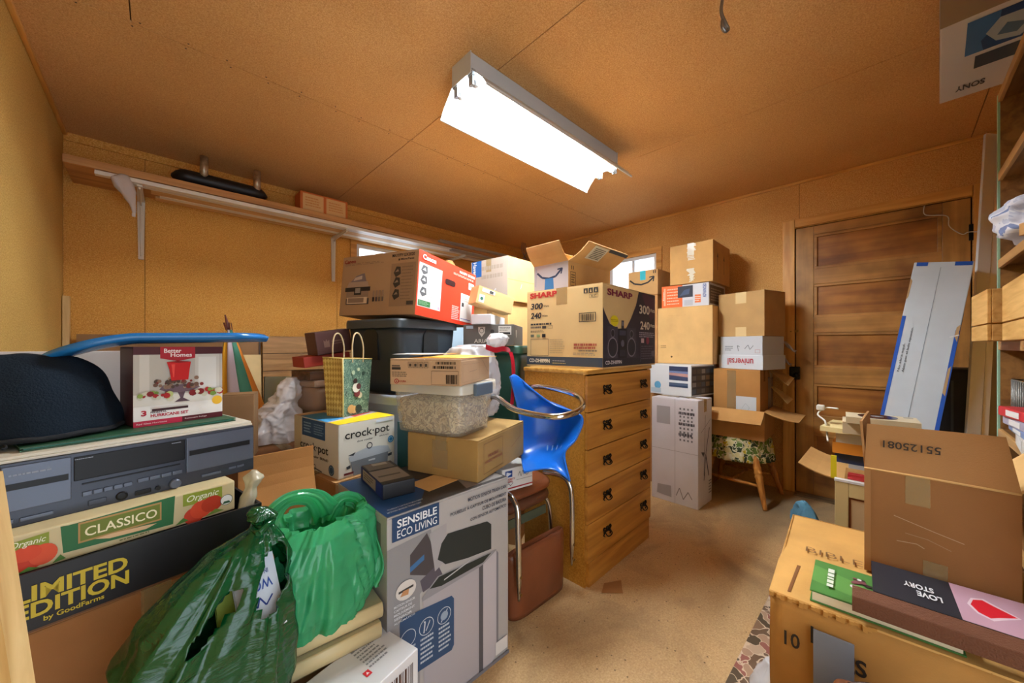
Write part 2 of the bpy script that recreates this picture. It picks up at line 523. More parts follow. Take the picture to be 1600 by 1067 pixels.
def crom(pts, n=8):
    """smooth curve through points"""
    P = [Vector(p) for p in pts]; out = []
    for i in range(len(P) - 1):
        p0, p1, p2, p3 = P[max(i - 1, 0)], P[i], P[i + 1], P[min(i + 2, len(P) - 1)]
        for k in range(n):
            t = k / n
            out.append(.5 * ((2 * p1) + (p2 - p0) * t + (2 * p0 - 5 * p1 + 4 * p2 - p3) * t * t + (3 * p1 - p0 - 3 * p2 + p3) * t ** 3))
    return out + [P[-1]]

# ------------------------------------------------------------ the room
X0, X1, Y0, Y1, ZC = -.40, 3.63, -.65, 3.47, 2.436
PB_WALL = board('particle_board_wall', 'b87c2c', 'dca14a', 'f2c678')
PB_LEFT = board('particle_board_pale', 'b08a3e', 'd0ac5e', 'e8cc88')
PB_CEIL = board('particle_board_ceiling', 'bd8c52', 'd8aa6e', 'ecc690', scale=190)
PB_DOOR = board('particle_board_amber', 'b67a32', 'd4a05a', 'eac482')
STUD = plain('stud_back', '7a5a35', rough=.9)
TRIM = wood('pine_trim', 'c48a3c', 'e0aa58', axis='z', scale=2, rough=.45)
TRIMX = wood('pine_trim_level', 'b97f3a', 'd9a255', axis='x', scale=2, rough=.45)
TRIMY = wood('pine_trim_across', 'c48a3c', 'e0aa58', axis='y', scale=2, rough=.45)

# floor: worn particle board with stains and grit
def floor_mat():
    m = board('floor_board', 'bc9a68', 'ceae7e', 'dcc092', scale=150, big=1.1, rough=.6, bumpy=.2)
    nt = m.node_tree; b = nt.nodes['Principled BSDF']
    src = b.inputs['Base Color'].links[0].from_socket
    tc = nt.nodes.new('ShaderNodeTexCoord')
    n = nt.nodes.new('ShaderNodeTexNoise'); n.inputs['Scale'].default_value = 2.6; n.inputs['Detail'].default_value = 6; n.inputs['Distortion'].default_value = .8
    nt.links.new(tc.outputs['Object'], n.inputs['Vector'])
    r = nt.nodes.new('ShaderNodeValToRGB'); r.color_ramp.elements[0].position = .5; r.color_ramp.elements[1].position = .66
    r.color_ramp.elements[0].color = (0, 0, 0, 1)
    nt.links.new(n.outputs['Fac'], r.inputs['Fac'])
    mx = nt.nodes.new('ShaderNodeMixRGB'); mx.inputs[2].default_value = lin('6e5c44')
    mm = nt.nodes.new('ShaderNodeMath'); mm.operation = 'MULTIPLY'; mm.inputs[1].default_value = .38
    nt.links.new(r.outputs[0], mm.inputs[0]); nt.links.new(mm.outputs[0], mx.inputs[0])
    nt.links.new(src, mx.inputs[1])
    v = nt.nodes.new('ShaderNodeTexVoronoi'); v.inputs['Scale'].default_value = 26
    nt.links.new(tc.outputs['Object'], v.inputs['Vector'])
    lt = nt.nodes.new('ShaderNodeMath'); lt.operation = 'LESS_THAN'; lt.inputs[1].default_value = .085
    nt.links.new(v.outputs['Distance'], lt.inputs[0])
    m2 = nt.nodes.new('ShaderNodeMath'); m2.operation = 'MULTIPLY'; m2.inputs[1].default_value = .75
    nt.links.new(lt.outputs[0], m2.inputs[0])
    mx2 = nt.nodes.new('ShaderNodeMixRGB'); mx2.inputs[2].default_value = lin('4a3822')
    nt.links.new(m2.outputs[0], mx2.inputs[0]); nt.links.new(mx.outputs[0], mx2.inputs[1])
    # worn grey towards the far door: a stain of its own, centred by the stool
    vd = nt.nodes.new('ShaderNodeVectorMath'); vd.operation = 'DISTANCE'; vd.inputs[1].default_value = (3.2, .55, 0)
    nt.links.new(tc.outputs['Object'], vd.inputs[0])
    ad = nt.nodes.new('ShaderNodeMath'); ad.operation = 'MULTIPLY_ADD'; ad.inputs[1].default_value = .9
    nt.links.new(n.outputs['Fac'], ad.inputs[0]); nt.links.new(vd.outputs['Value'], ad.inputs[2])
    rr = nt.nodes.new('ShaderNodeValToRGB'); rr.color_ramp.elements[0].position = .55; rr.color_ramp.elements[1].position = 1.0
    rr.color_ramp.elements[0].color = (.75, .75, .75, 1); rr.color_ramp.elements[1].color = (0, 0, 0, 1)
    nt.links.new(ad.outputs[0], rr.inputs['Fac'])
    mx3 = nt.nodes.new('ShaderNodeMixRGB'); mx3.inputs[2].default_value = lin('6f6452')
    nt.links.new(rr.outputs[0], mx3.inputs[0]); nt.links.new(mx2.outputs[0], mx3.inputs[1])
    nt.links.new(mx3.outputs[0], b.inputs['Base Color'])
    return m
fl = struct(bxo('floor', (X0 - .1, Y0 - .1, -.1, X1 + .1, Y1 + .1, 0), floor_mat()))
fl['label'] = 'worn tan particle board floor with dark grit and stains'; fl['category'] = 'floor'
fv = pattern('floral_vinyl', 'cells', ['8b6f55', 'b3957a', '6f5743', 'c6ae93', '9a5f55', '574a38', 'd8c6ac'], scale=22, rough=.4)
vs_ = struct(bxo('floor_covering', (.4, Y0 + .01, 0.0005, 3.0, .40, .003), fv))
vs_['label'] = 'strip of floral vinyl floor covering under the book cartons'; vs_['category'] = 'floor covering'

# ceiling: sheets with open joints
ce = struct(bxo('ceiling', (X0 - .1, Y0 - .1, ZC + .010, X1 + .1, Y1 + .1, ZC + .12), STUD))
ce['label'] = 'particle board ceiling sheets with thin joints'; ce['category'] = 'ceiling'
g = .0022
for (xa, xb, ya, yb) in [(X0, 1.15, 2.11, Y1), (1.15, X1, 2.11, Y1), (X0, -.07, -.33, 2.11), (-.07, 1.15, -.33, 2.11), (1.15, 2.37, -.33, 2.11), (2.37, X1, -.33, 2.11), (X0, 1.8, Y0, -.33), (1.8, X1, Y0, -.33)]:
    bxo('panel', (xa + g, ya + g, ZC, xb - g, yb - g, ZC + .0098), PB_CEIL, ce)
# nail heads along the joints
nm = MB()
for k in range(26):
    x = X0 + .2 + k * .15
    for dy in (-.02, .02):
        nm.lathe([(.0035, 0), (.0035, .001)], (x + random.uniform(-.02, .02), 2.11 + dy, ZC - .0012), n=6)
o = nm.build('nail_heads', plain('nail', '3a2a1c', rough=.6), ce); o['kind'] = 'stuff'

def wall_piece(mb, plane, c, th, a0, a1, z0, z1, holes):
    """boards around rectangular holes; plane 'x' or 'y' at coordinate c, thickness towards +th"""
    xs = sorted({a0, a1, *[h for q in holes for h in (q[0], q[1]) if a0 < h < a1]})
    zs = sorted({z0, z1, *[h for q in holes for h in (q[2], q[3]) if z0 < h < z1]})
    for p, q in zip(xs, xs[1:]):
        for r, s in zip(zs, zs[1:]):
            m_, n_ = (p + q) / 2, (r + s) / 2
            if any(h[0] < m_ < h[1] and h[2] < n_ < h[3] for h in holes): continue
            lo, hi = min(c, c + th), max(c, c + th)
            if plane == 'y': mb.box(p, lo, r, q, hi, s)
            else: mb.box(lo, p, r, hi, q, s)
    return mb
W1 = (1.34, 2.02, 1.56, 2.10)           # window in the long wall: x0,x1,z0,z1
W2 = (1.66, 2.20, 1.52, 2.085)          # window in the door wall: y0,y1,z0,z1
DO = (-.335, .545, 0, 2.072)            # door opening: y0,y1
OP = (-.30, .85, 0, 2.05)               # unseen doorway added in the front wall to let in fill daylight
wb = struct(wall_piece(MB(), 'y', Y1 + .0102, .12, X0 - .1, X1 + .1, 0, ZC, [W1]).build('wall_back', STUD)); wb['label'] = 'golden particle board wall behind the long shelf'; wb['category'] = 'wall'
for a, b_ in ((X0, -.05), (-.05, 1.17), (1.17, 2.39), (2.39, X1)):
    wall_piece(MB(), 'y', Y1, .01, a + .0012, b_ - .0012, 0, ZC - .001, [W1]).build('panel', PB_WALL, wb)
wd = struct(wall_piece(MB(), 'x', X1 + .0102, .12, Y0 - .1, Y1 + .1, 0, ZC, [W2, DO]).build('wall_right', STUD)); wd['label'] = 'amber particle board wall around the old panelled door'; wd['category'] = 'wall'
for a, b_ in ((Y0, .517), (.517, 1.735), (1.735, 2.95), (2.95, Y1)):
    wall_piece(MB(), 'x', X1, .01, a + .0012, b_ - .0012, 0, ZC - .001, [W2, DO]).build('panel', PB_DOOR, wd)
wl = struct(wall_piece(MB(), 'x', X0 - .0102, -.12, Y0 - .1, Y1 + .1, 0, ZC, []).build('wall_left', STUD)); wl['label'] = 'pale yellow particle board wall at the left edge'; wl['category'] = 'wall'
for a, b_ in ((Y0, .6), (.6, 1.82), (1.82, 3.04), (3.04, Y1)):
    wall_piece(MB(), 'x', X0 - .01, .01, a + .001, b_ - .001, 0, ZC - .001, []).build('panel', PB_LEFT, wl)
wf = struct(wall_piece(MB(), 'y', Y0 - .12, .12, X0 - .1, X1 + .1, 0, ZC, [OP]).build('wall_front', PB_WALL)); wf['label'] = 'particle board wall behind the wooden shelf unit'; wf['category'] = 'wall'
# cover strips where walls meet the ceiling
for nme, d in (('trim_1', (X0 + .002, Y1 - .014, ZC - .05, X1 - .002, Y1 - .0005, ZC - .001)), ):
    t_ = struct(bxo(nme, d, PB_WALL, bev=.003)); t_['label'] = 'thin board strip along the top of the long wall'; t_['category'] = 'trim'
t_ = struct(bxo('trim_2', (X0 + .0005, .56, ZC - .022, X0 + .018, Y1 - .016, ZC - .001), TRIMY, bev=.003)); t_['label'] = 'brown cover strip where left wall meets ceiling'; t_['category'] = 'trim'
t_ = struct(bxo('trim_3', (X1 - .014, Y0 + .01, ZC - .022, X1 - .0005, Y1 - .016, ZC - .001), TRIMY, bev=.003)); t_['label'] = 'cover strip where door wall meets ceiling'; t_['category'] = 'trim'

# door casing
def casing(n, d, m, lab):
    t = struct(bxo(n, d, m, bev=.003)); t['label'] = lab; t['category'] = 'trim'
casing('trim_4', (X1 - .018, .545, 0, X1 - .0006, .622, 2.14), TRIM, 'yellow pine door casing on the latch side')
casing('trim_5', (X1 - .018, -.415, 0, X1 - .0006, -.338, 2.14), TRIM, 'yellow pine door casing on the hinge side')
casing('trim_6', (X1 - .019, -.334, 2.076, X1 - .0006, .542, 2.14), TRIMY, 'yellow pine head casing over the door')

# the old door
DW = wood('old_door_wood', '9c6e34', 'c08a46', axis='y', scale=1.2, rough=.45, dark='907050')
DWV = wood('old_door_stile', 'a67a3e', 'c8964e', axis='z', scale=1.2, rough=.45, dark='907050')
DP = wood('old_door_panel', '8a5420', 'b07432', axis='y', scale=1.2, rough=.4, dark='7a5430')
dr = thing('door_1', 'old brown wooden door with five wide horizontal panels and dark wear', 'door', (X1, .105, 0)); dr['kind'] = 'structure'
def dbox(n, y0, z0, y1, z1, x0, x1, m, bev=.003): return bxo(n, (x0, y0 - .105, z0, x1, y1 - .105, z1), m, dr, bev=bev)
dbox('stile', .43, .008, .538, 2.066, -.002, .033, DWV); dbox('stile', -.328, .008, -.213, 2.066, -.002, .033, DWV)
pz = [(1.737, 2.0), (1.365, 1.62), (.98, 1.248), (.60, .861), (.22, .48)]
rz = [2.0, 2.066]; rails = [(2.0, 2.066)]
for k in range(4): rails.append((pz[k + 1][1], pz[k][0]))
rails.append((.008, .22))
for z0, z1 in rails: dbox('rail', -.2125, z0, .4295, z1, -.001, .032, DW)
for z0, z1 in pz:
    p_ = dbox('door_panel', -.2125, z0 + .0005, .4295, z1 - .0005, .018, .028, DP, bev=.002)
    m = MB()       # moulding round the panel
    for q in ((-.2125, z0, .4295, z0 + .02), (-.2125, z1 - .02, .4295, z1), (-.2125, z0 + .02, -.1925, z1 - .02), (.4095, z0 + .02, .4295, z1 - .02)):
        m.box(.004, q[0] - .105, q[1], .0179, q[2] - .105, q[3], bev=.003)
    m.build('moulding', DW, p_)
lk = bxo('latch', (-.045, .405, .885, -.003, .47, .985), plain('black_iron', '141312', rough=.35, metal=.7), dr, bev=.006)
lk['label'] = 'black rim latch'
MB().lathe([(.006, 0), (.016, .006), (.022, .02), (.016, .034), (.004, .04)], (0, 0, 0), n=16, axis=Matrix.Rotation(-PI / 2, 3, 'Y')).build('latch_knob', plain('black_iron', ''), lk).location = (-.045, .42, .92)
hg = bxo('hinge', (-.012, -.449, 1.80, -.0025, -.425, 1.90), plain('black_iron', ''), dr, bev=.002)
bxo('hinge', (-.012, -.449, .25, -.0025, -.425, .35), plain('black_iron', ''), dr, bev=.002)
m = MB().box(-.012, .418, 1.255, -.0025, .45, 1.275).tube([(-.01, .425, 1.265), (-.016, .47, 1.262)], .004)
m.build('hook_catch', plain('dull_brass', '8a6c3a', rough=.4, metal=.8), dr)
for d_, l_ in (((X1 + .036, .50, 0, X1 + .13, .60, 2.10), 'latch side'), ((X1 + .036, -.39, 0, X1 + .13, -.29, 2.10), 'hinge side'), ((X1 + .036, -.29, 2.03, X1 + .13, .50, 2.10), 'head')):
    t_ = struct(bxo('trim_8', d_, plain('gap_light_stop', '3a2816', rough=.8))); t_['label'] = 'dark door stop added to block stray light on the ' + l_ + ' of the old door'; t_['category'] = 'trim'  # strips added behind the door so no outside light shows in the gaps
# threshold
t_ = struct(bxo('trim_7', (X1 - .10, -.33, .0005, X1 + .1, .54, .0075), wood('threshold', '5a4a34', '8a7350', axis='y'), bev=.002)); t_['label'] = 'worn wooden door sill'; t_['category'] = 'trim'

# windows
VIN = plain('white_vinyl', 'e8edf0', rough=.35)
def glass_mat():
    m, nt, b = base('window_glass')
    tr = nt.nodes.new('ShaderNodeBsdfTransparent'); gl = nt.nodes.new('ShaderNodeBsdfGlossy'); gl.inputs['Roughness'].default_value = .02
    mx = nt.nodes.new('ShaderNodeMixShader'); mx.inputs[0].default_value = .06
    nt.links.new(tr.outputs[0], mx.inputs[1]); nt.links.new(gl.outputs[0], mx.inputs[2])
    nt.links.new(mx.outputs[0], nt.nodes['Material Output'].inputs[0]); return m
GLASS = glass_mat()
def window(name, plane, lab, a0, a1, z0, z1):
    c = (a0 + a1) / 2
    if plane == 'y': r = thing(name, lab, 'window', (c, Y1, z0)); rot = 0
    else: r = thing(name, lab, 'window', (X1, c, z0)); r.rotation_euler = (0, 0, -PI / 2)
    r['kind'] = 'structure'
    h = (a1 - a0) / 2; H = z1 - z0
    # wooden casing on the room side
    m = MB(); cw = .055
    m.box(-h - cw, -.018, -cw, -h, -.0006, H + cw); m.box(h, -.018, -cw, h + cw, -.0006, H + cw)
    m.box(-h, -.018, H, h, -.0006, H + cw); m.box(-h, -.018, -cw, h, -.0006, 0)
    m.build('casing', TRIMX, r)
    m = MB()
    m.box(-h + .001, .012, .001, -h + .035, .10, H - .001); m.box(h - .035, .012, .001, h - .001, .10, H - .001)
    m.box(-h + .035, .012, H - .035, h - .035, .10, H - .001); m.box(-h + .035, .012, .001, h - .035, .10, .035)
    m.box(-.014, .03, .035, .014, .07, H - .035)
    m.build('window_frame', VIN, r)
    bxo('pane', (-h + .0355, .048, .0355, -.0145, .052, H - .0355), GLASS, r)
    bxo('pane', (.0145, .048, .0355, h - .0355, .052, H - .0355), GLASS, r)
    return r
window('window_1', 'y', 'white framed window half hidden behind the red and tan printer box', *W1)
window('window_2', 'x', 'small white window in the door wall between the stacked boxes', *W2)

# ------------------------------------------------------------ ceiling light
WM = plain('white_enamel', 'c3ccd2', rough=.3)
lt = thing('fluorescent_light', 'white two-tube fluorescent shop light fixed under the ceiling', 'ceiling light', (1.60, 1.35, ZC))
L2 = .61
bxo('housing', (-L2, -.065, -.075, L2, .065, -.0006), WM, lt, bev=.004)
m = MB()
prof = [(.05, -.0755), (.075, -.085), (.115, -.125), (.145, -.155), (.166, -.185), (.172, -.192)]
for s in (-1, 1):
    for (a, za), (b, zb) in zip(prof, prof[1:]):
        m.slab([(-L2, s * a, za), (L2, s * a, za), (L2, s * b, zb), (-L2, s * b, zb)], .0025)
    m.box(-L2, s * .172 - .004, -.199, L2, s * .172 + .004, -.190)
m.build('reflector', WM, lt)
em, nt, b = base('lit_tube')
b.inputs['Emission Color'].default_value = (.95, .98, 1.0, 1); b.inputs['Emission Strength'].default_value = TUBE_STRENGTH
b.inputs['Base Color'].default_value = (.9, .9, .9, 1)
CAPM = plain('tube_cap', 'c9ced2', rough=.3, metal=.6)
for y in (-.055, .055):
    tb = MB().tube([(-L2 + .045, y, -.125), (L2 - .045, y, -.125)], .0165, n=14).build('tube', em, lt)
    for xa, xb in ((-L2 + .02, -L2 + .046), (L2 - .046, L2 - .02)): MB().tube([(xa, y, -.125), (xb, y, -.125)], .0168, n=12).build('end_cap', CAPM, tb)
    for s in (-1, 1):
        x = s * (L2 - .012)
        m = MB().box(x - .009, y - .018, -.10, x + .009, y + .018, -.0755).box(x - .006, y - .014, -.142, x + .006, y + .014, -.10)
        m.build('socket', plain('socket_grey', '9aa0a4', rough=.4), lt)
bxo('end_plate', (-L2 - .004, -.07, -.095, -L2 - .0002, .07, -.0006), WM, lt)
bxo('end_plate', (L2 + .0002, -.07, -.095, L2 + .004, .07, -.0006), WM, lt)

# hook hanging from the ceiling
hk = thing('ceiling_hook', 'bent grey metal hook hanging from the ceiling near the top edge', 'hook', (1.435, .42, ZC))
MB().tube(crom([(0, 0, -.0006), (.004, 0, -.05), (0, .004, -.11), (.012, -.006, -.15), (.02, -.012, -.168), (.01, -.006, -.178), (-.002, 0, -.166), (0, 0, -.14)]), .006, n=8).build('hook', plain('dull_steel', '8b8d90', rough=.35, metal=.9), hk)
MB().lathe([(.02, -.004), (.02, -.0006)], n=12).build('mounting_plate', plain('dull_steel', ''), hk)

# ------------------------------------------------------------ long wall shelf
SH = thing('wall_shelf', 'long brown board shelf with white brackets high on the back wall', 'shelf', (1.35, 3.29, 2.14))
BR = wood('shelf_board', 'a97541', 'c8945a', axis='x', scale=1.6, rough=.5)
bxo('shelf_board', (-1.71, -.19, 0, 1.66, .179, .045), BR, SH, bev=.003)
WP = plain('white_paint', 'd9d2c4', rough=.45)
for x in (-1.418, -.213, 1.0):
    m = MB()
    m.slab([(x - .013, .172, -.42), (x + .013, .172, -.42), (x + .019, .172, -.0315), (x - .019, .172, -.0315)], .012)
    m.slab([(x - .012, -.17, -.037), (x + .012, -.17, -.037), (x + .018, .166, -.037), (x - .018, .166, -.037)], .010)
    m.tube(crom([(x, .170, -.40), (x, .160, -.10), (x, .13, -.058), (x, -.15, -.046)], 5), .006, n=6)
    m.build('bracket', WP, SH)
# long mouldings lying on the bracket arms beneath the board
for i, (y0, y1, x0, x1, dz, mt, nme, lab) in enumerate([
        (3.095, 3.135, -.245, 2.55, .026, 'w', 'moulding_strip', 'white moulding strip at the front edge under the long shelf'),
        (3.138, 3.185, -.12, 2.72, .028, 'w2', 'moulding_strip', 'second white moulding strip under the long shelf'),
        (3.19, 3.27, -.02, 2.35, .02, 'b', 'wood_strip', 'tan wooden strip among the white mouldings under the shelf'),
        (3.275, 3.33, .02, 2.85, .028, 'w', 'moulding_strip', 'white moulding strip under the shelf nearest the wall'),
        (3.335, 3.40, .0, 2.45, .02, 'b', 'wood_strip', 'tan wooden strip against the wall under the shelf')]):
    mm = {'w': plain('white_moulding', 'e6e2d8', rough=.35), 'w2': plain('white_moulding_grey', 'd4d2cc', rough=.35), 'b': wood('raw_pine_strip', 'c59a63', 'dcb57e', axis='x')}[mt]
    r = thing(nme, lab, 'moulding' if mt != 'b' else 'wood strip', ((x0 + x1) / 2, (y0 + y1) / 2, 2.1096))
    h, d = (x1 - x0) / 2, (y1 - y0) / 2
    bxo('strip', (-h, -d, 0, h, d, dz * .6), mm, r, bev=.002)
    bxo('bead', (-h, -d * .55, dz * .6, h, d * .7, dz), mm, r, bev=.002)
AL = plain('grey_aluminium', 'a9b0b6', rough=.3, metal=.85)
for i, (x0, x1, y, z, lab) in enumerate([(1.95, 2.98, 3.02, 2.145, 'grey metal channel jutting past the shelf end'), (2.1, 2.80, 3.05, 2.088, 'thin grey metal rail under the shelf end')]):
    r = thing('metal_channel', lab, 'metal rail', ((x0 + x1) / 2, y, z))
    h = (x1 - x0) / 2
    bxo('web', (-h, -.02, 0, h, .02, .003), AL, r)
    bxo('flange', (-h, -.02, .003, h, -.017, .02), AL, r); bxo('flange', (-h, .017, .003, h, .02, .02), AL, r)

# plastic bag hanging from the strips
r = thing('plastic_bag', 'small clear plastic bag hanging from the left shelf end', 'bag', (-.12, 3.1, 1.93))
m = MB(); bag(m, [(.03, .02, .0, .008, .006, 0), (.025, .015, .05, .016, .012, .2), (0, 0, .12, .045, .025, .4), (-.02, -.01, .17, .05, .03, .5), (-.01, 0, .21, .02, .012, .5)], n=30, nv=24, amp=.012, f=22, seed=4)
m.build('film', film('cloudy_film', 'e4e2e4', alpha=.7, rough=.2), r)
bxo('knot', (.02, .012, -.02, .036, .024, .004), plain('cloudy_knot', 'd0ccc8', rough=.4), r, bev=.005)

# muffler
r = thing('muffler', 'black oval exhaust muffler with two short pipes on the long shelf', 'muffler', (.33, 3.2, 2.1856))
m = MB()
def muf(u, v):
    x = -.26 + .52 * v
    e = min(1, (min(v, 1 - v) * 9 + .02) ** .5)
    th = u * 2 * PI
    return (x, .075 * e * math.cos(th), .0525 + .052 * e * math.sin(th))
R = m.grid(muf, 28, 24, closed=True); m.bm.faces.new(R[0][::-1]); m.bm.faces.new(R[-1])
m.build('canister', plain('black_muffler', '1d1d20', rough=.45, metal=.3, bump=.2, bscale=40), r)
PIPE = plain('rusty_pipe', 'b5a48e', rough=.4, metal=.8, var=.3, vscale=40)
for x in (-.10, .19):
    m = MB(); N = 18
    m.lathe([(.022, .06), (.022, .205), (.018, .205), (.018, .07)], (x, -.05, 0), n=N)
    o = m.build('pipe', PIPE, r)
# orange print box
r, D = carton('orange_cream_box', 'small orange and cream box with faded labels on the long shelf', 'box', (.80, 3.17, 2.1856), 0, .355, .15, .16, plain('orange_card', 'c9692c', rough=.7), plainbox=True)
p = Print(r, D, 'R'); p.rect(.05, .08, .47, .92, 'd9b27a').rect(.53, .08, .95, .92, 'd9b27a').lines(.1, .3, .42, .8, 4, 'c98a50', 5).lines(.58, .3, .9, .8, 4, 'c98a50', 6); p.done()
# wires in the far corner
r = thing('hanging_wires', 'loose grey wires hanging in the far corner above the boxes', 'wire', (3.3, 3.2, 2.436))
for k in range(4):
    MB().tube(crom([(-.02 + .02 * k, .02, -.0006), (-.04 + .03 * k, 0, -.12), (.03 - .03 * k, -.03, -.25), (-.05 + .02 * k, -.02, -.4 - .04 * k)]), .004, n=5).build('wire', plain('grey_wire', '6b6460', rough=.5), r)

# ------------------------------------------------------------ things leaning along the back wall
r = thing('corner_stick', 'thin pale wooden stick standing in the left corner', 'stick', (-.385, 3.44, 0))
bxo('stick', (-.012, -.02, 0, .016, .02, 1.447), wood('pale_stick', 'c9a66a', 'ddbf86', axis='z'), r, bev=.002)
r = thing('hardboard_sheet', 'large brown hardboard panel leaning on the back wall', 'panel', (.12, 3.36, 0), (-.035, 0, 0))
bxo('sheet', (-.46, -.006, 0.001, .46, .006, 1.22), plain('hardboard', '8a6438', rough=.6, var=.15, vscale=3), r)
bxo('edge_strip', (.452, -.014, 0.001, .462, -.0062, 1.222), plain('dark_edge', '3d2a1a', rough=.6), r)
r = thing('plank_panel', 'oak plank panel leaning on the back wall beside the brown panel', 'panel', (1.15, 3.395, 0), (-.03, 0, 0))
bxo('backing', (-.55, .004, 0.001, .55, .012, 1.225), plain('dark_edge', ''), r)
for k in range(9):
    z0 = 1.225 - .138 * (k + 1)
    pl = bxo('plank', (-.55, -.014, max(z0 + .002, .002), .55, .0035, z0 + .136), wood('oak_plank', '8f6636', 'b98d54', axis='x', scale=2.2, rough=.5), r, bev=.002)
r = thing('beige_board', 'stained cream board leaning behind the folded umbrella', 'board', (.43, 3.2, 0), (-.05, 0, .06))
bxo('sheet', (-.145, -.008, 0.001, .135, .008, 1.085), plain('cream_board', 'd8bd86', rough=.6, var=.2, vscale=4), r, bev=.002)
r = thing('pale_blue_board', 'pale blue-green board leaning beside the umbrella', 'board', (.66, 2.76, 0), (-.02, .0, -.62))
bxo('sheet', (-.185, -.01, 0.001, .24, .01, .945), plain('pale_teal', 'b4cabf', rough=.6, var=.08), r, bev=.003)
bxo('edge_band', (-.188, -.012, 0.001, -.1852, .012, .947), plain('dark_edge', ''), r)
# folded umbrella
r = thing('umbrella', 'folded umbrella with orange, teal, pink and yellow panels leaning upright', 'umbrella', (.535, 2.50, .02))
ax = Vector((-.205, .42, 1.25)); 
a0 = Vector((0, 0, 0))
MB().tube([a0, ax * .55, ax * 1.0], [.011, .010, .008], n=8).build('pole', wood('umbrella_pole', '4a1f1c', '6b332c', axis='z'), r)
cols = ['d98a1e', '1f8a78', 'e09a86', '2a8f7e', 'd9a024', 'b5a7b0', '3f7f68', 'd07f20']
side = Vector((1, .3, 0)).normalized()
for k, c in enumerate(cols):
    th0 = k / 8 * 2 * PI
    m = MB()
    def fold(u, v, th0=th0):
        s = .28 + v * .70
        p = ax * s
        rad = (.012 + .085 * math.sin(min(1, (1 - v) * 1.15) * PI * .5) * (1 if v > .12 else .75 + v * 2))
        if .25 < v < .32: rad *= .82
        th = th0 + (u - .5) * 1.0 + .5 * v
        rr_ = rad * (1 + .35 * math.sin(u * PI)) + .004 * math.sin(u * 9 + k)
        e1 = Vector((1, 0, .1)).normalized(); e2 = Vector((0, 1, -.3)).normalized()
        off = Vector((-.03, -.01, 0)) * math.sin(v * PI)
        return p + off + (e1 * math.cos(th) + e2 * math.sin(th)) * rr_
    m.grid(fold, 9, 22)
    m.build('fabric_panel', plain('umbrella_' + c, c, rough=.8), r, solid=.0015)
MB().tube([ax * .99, ax * 1.06], [.012, .004], n=8).build('ferrule', plain('umbrella_tip', '6b3b32', rough=.5), r)
m = MB()
for k in range(5):
    m.tube([ax * .9 + Vector((.012 * math.cos(k), .012 * math.sin(k), 0)), ax * 1.02 + Vector((.02 * math.cos(k * 1.3), .02 * math.sin(k * 1.3), 0))], .003, n=5)
m.build('rib_tips', plain('umbrella_tip', ''), r)
# cartons behind the cassette deck
r, D = carton('torn_carton', 'torn brown carton standing behind the cassette deck', 'box', (.20, 1.97, .666), -18, .115, .10, .275, card('greybrown', '9b7a57'), tape=None)
r, D = carton('marker_carton', 'dark brown carton with faint marker writing under the crumpled white bag', 'box', (.17, 1.95, 0), 0, .55, .40, .665, card('dark', '7a5230'), tape='y')
p = Print(r, D, 'R'); p.stroke([(.42, .93), (.45, .88), (.48, .94)], .004, '4c3420').stroke([(.51, .88), (.53, .94), (.55, .88)], .004, '4c3420').stroke([(.58, .88), (.58, .94), (.61, .90), (.64, .94), (.64, .88)], .004, '4c3420').ring(.40, .78, .03, .003, '4c3420'); p.done('marker_writing')
# crumpled white bags
CLOUD = film('white_film', 'f4f2f4', alpha=.85, rough=.3, trans=.3)
r = thing('crumpled_bag', 'crumpled translucent white plastic bag on the dark carton', 'bag', (.43, 2.16, .6656))
m = MB(); bag(m, [(0, 0, .004, .09, .07, 0), (0, 0, .06, .12, .09, .2), (.02, .02, .13, .10, .08, .4), (.05, .03, .20, .06, .05, .6), (.08, .03, .27, .05, .04, .6), (.08, .02, .32, .02, .02, .6)], amp=.026, f=19, seed=8, nv=70, n=90); m.build('film', CLOUD, r)
# stack left of the black tote
r = thing('slim_grey_box', 'flat grey box under the lidded tub', 'box', (.68, 2.2, .6656)); bxo('body', (-.10, -.12, 0, .11, .14, .142), plain('grey_card', '8b8177', rough=.7), r, bev=.004)
TUB = plain('dusty_rose_plastic', 'a88c78', rough=.45)
r = thing('lidded_tub', 'dusty beige-pink plastic tub with a lid beside the gift bag', 'storage tub', (.655, 2.2, .808), (0, 0, .25))
m = MB()
def tubf(u, v, B=.20, A=.24):
    th = u * 2 * PI; c, s = math.cos(th), math.sin(th); k = .86 + .14 * v
    return (math.copysign(abs(c) ** .35, c) * B / 2 * k, math.copysign(abs(s) ** .35, s) * A / 2 * k, .125 * v)
R = m.grid(tubf, 40, 5, closed=True); m.bm.faces.new(R[0][::-1]); m.bm.faces.new(R[-1]); m.build('body', TUB, r)
bxo('lid', (-.108, -.128, .1255, .108, .128, .162), TUB, r, bev=.012)
r, D = carton('dark_wood_box', 'dark brown wooden box with carved lid on the tub', 'box', (.565, 2.06, .9715), 14, .20, .18, .045, wood('carved_wood', '3d2a1e', '6b4a35', axis='x'), plainbox=True)
r, D = carton('red_box', 'flat red cardboard box tilted on the dark wooden box', 'box', (.55, 2.10, 1.034), 4, .24, .17, .055, plain('red_card', 'a83423', rough=.6), tilt=(0, -7), plainbox=True)
r, D = carton('maroon_box', 'maroon-brown gift box with pale emblem leaning on the red box', 'box', (.607, 2.075, 1.098), 8, .19, .12, .12, plain('maroon_card', '5a3733', rough=.6), tilt=(0, -9), plainbox=True)
p = Print(r, D, 'R'); p.poly([(.2, .3), (.36, .3), (.36, .62), (.31, .55), (.28, .66), (.25, .55), (.2, .62)], '8d6f62').rect(.42, .5, .8, .56, '84665a').rect(.42, .4, .72, .44, '84665a'); p.done()

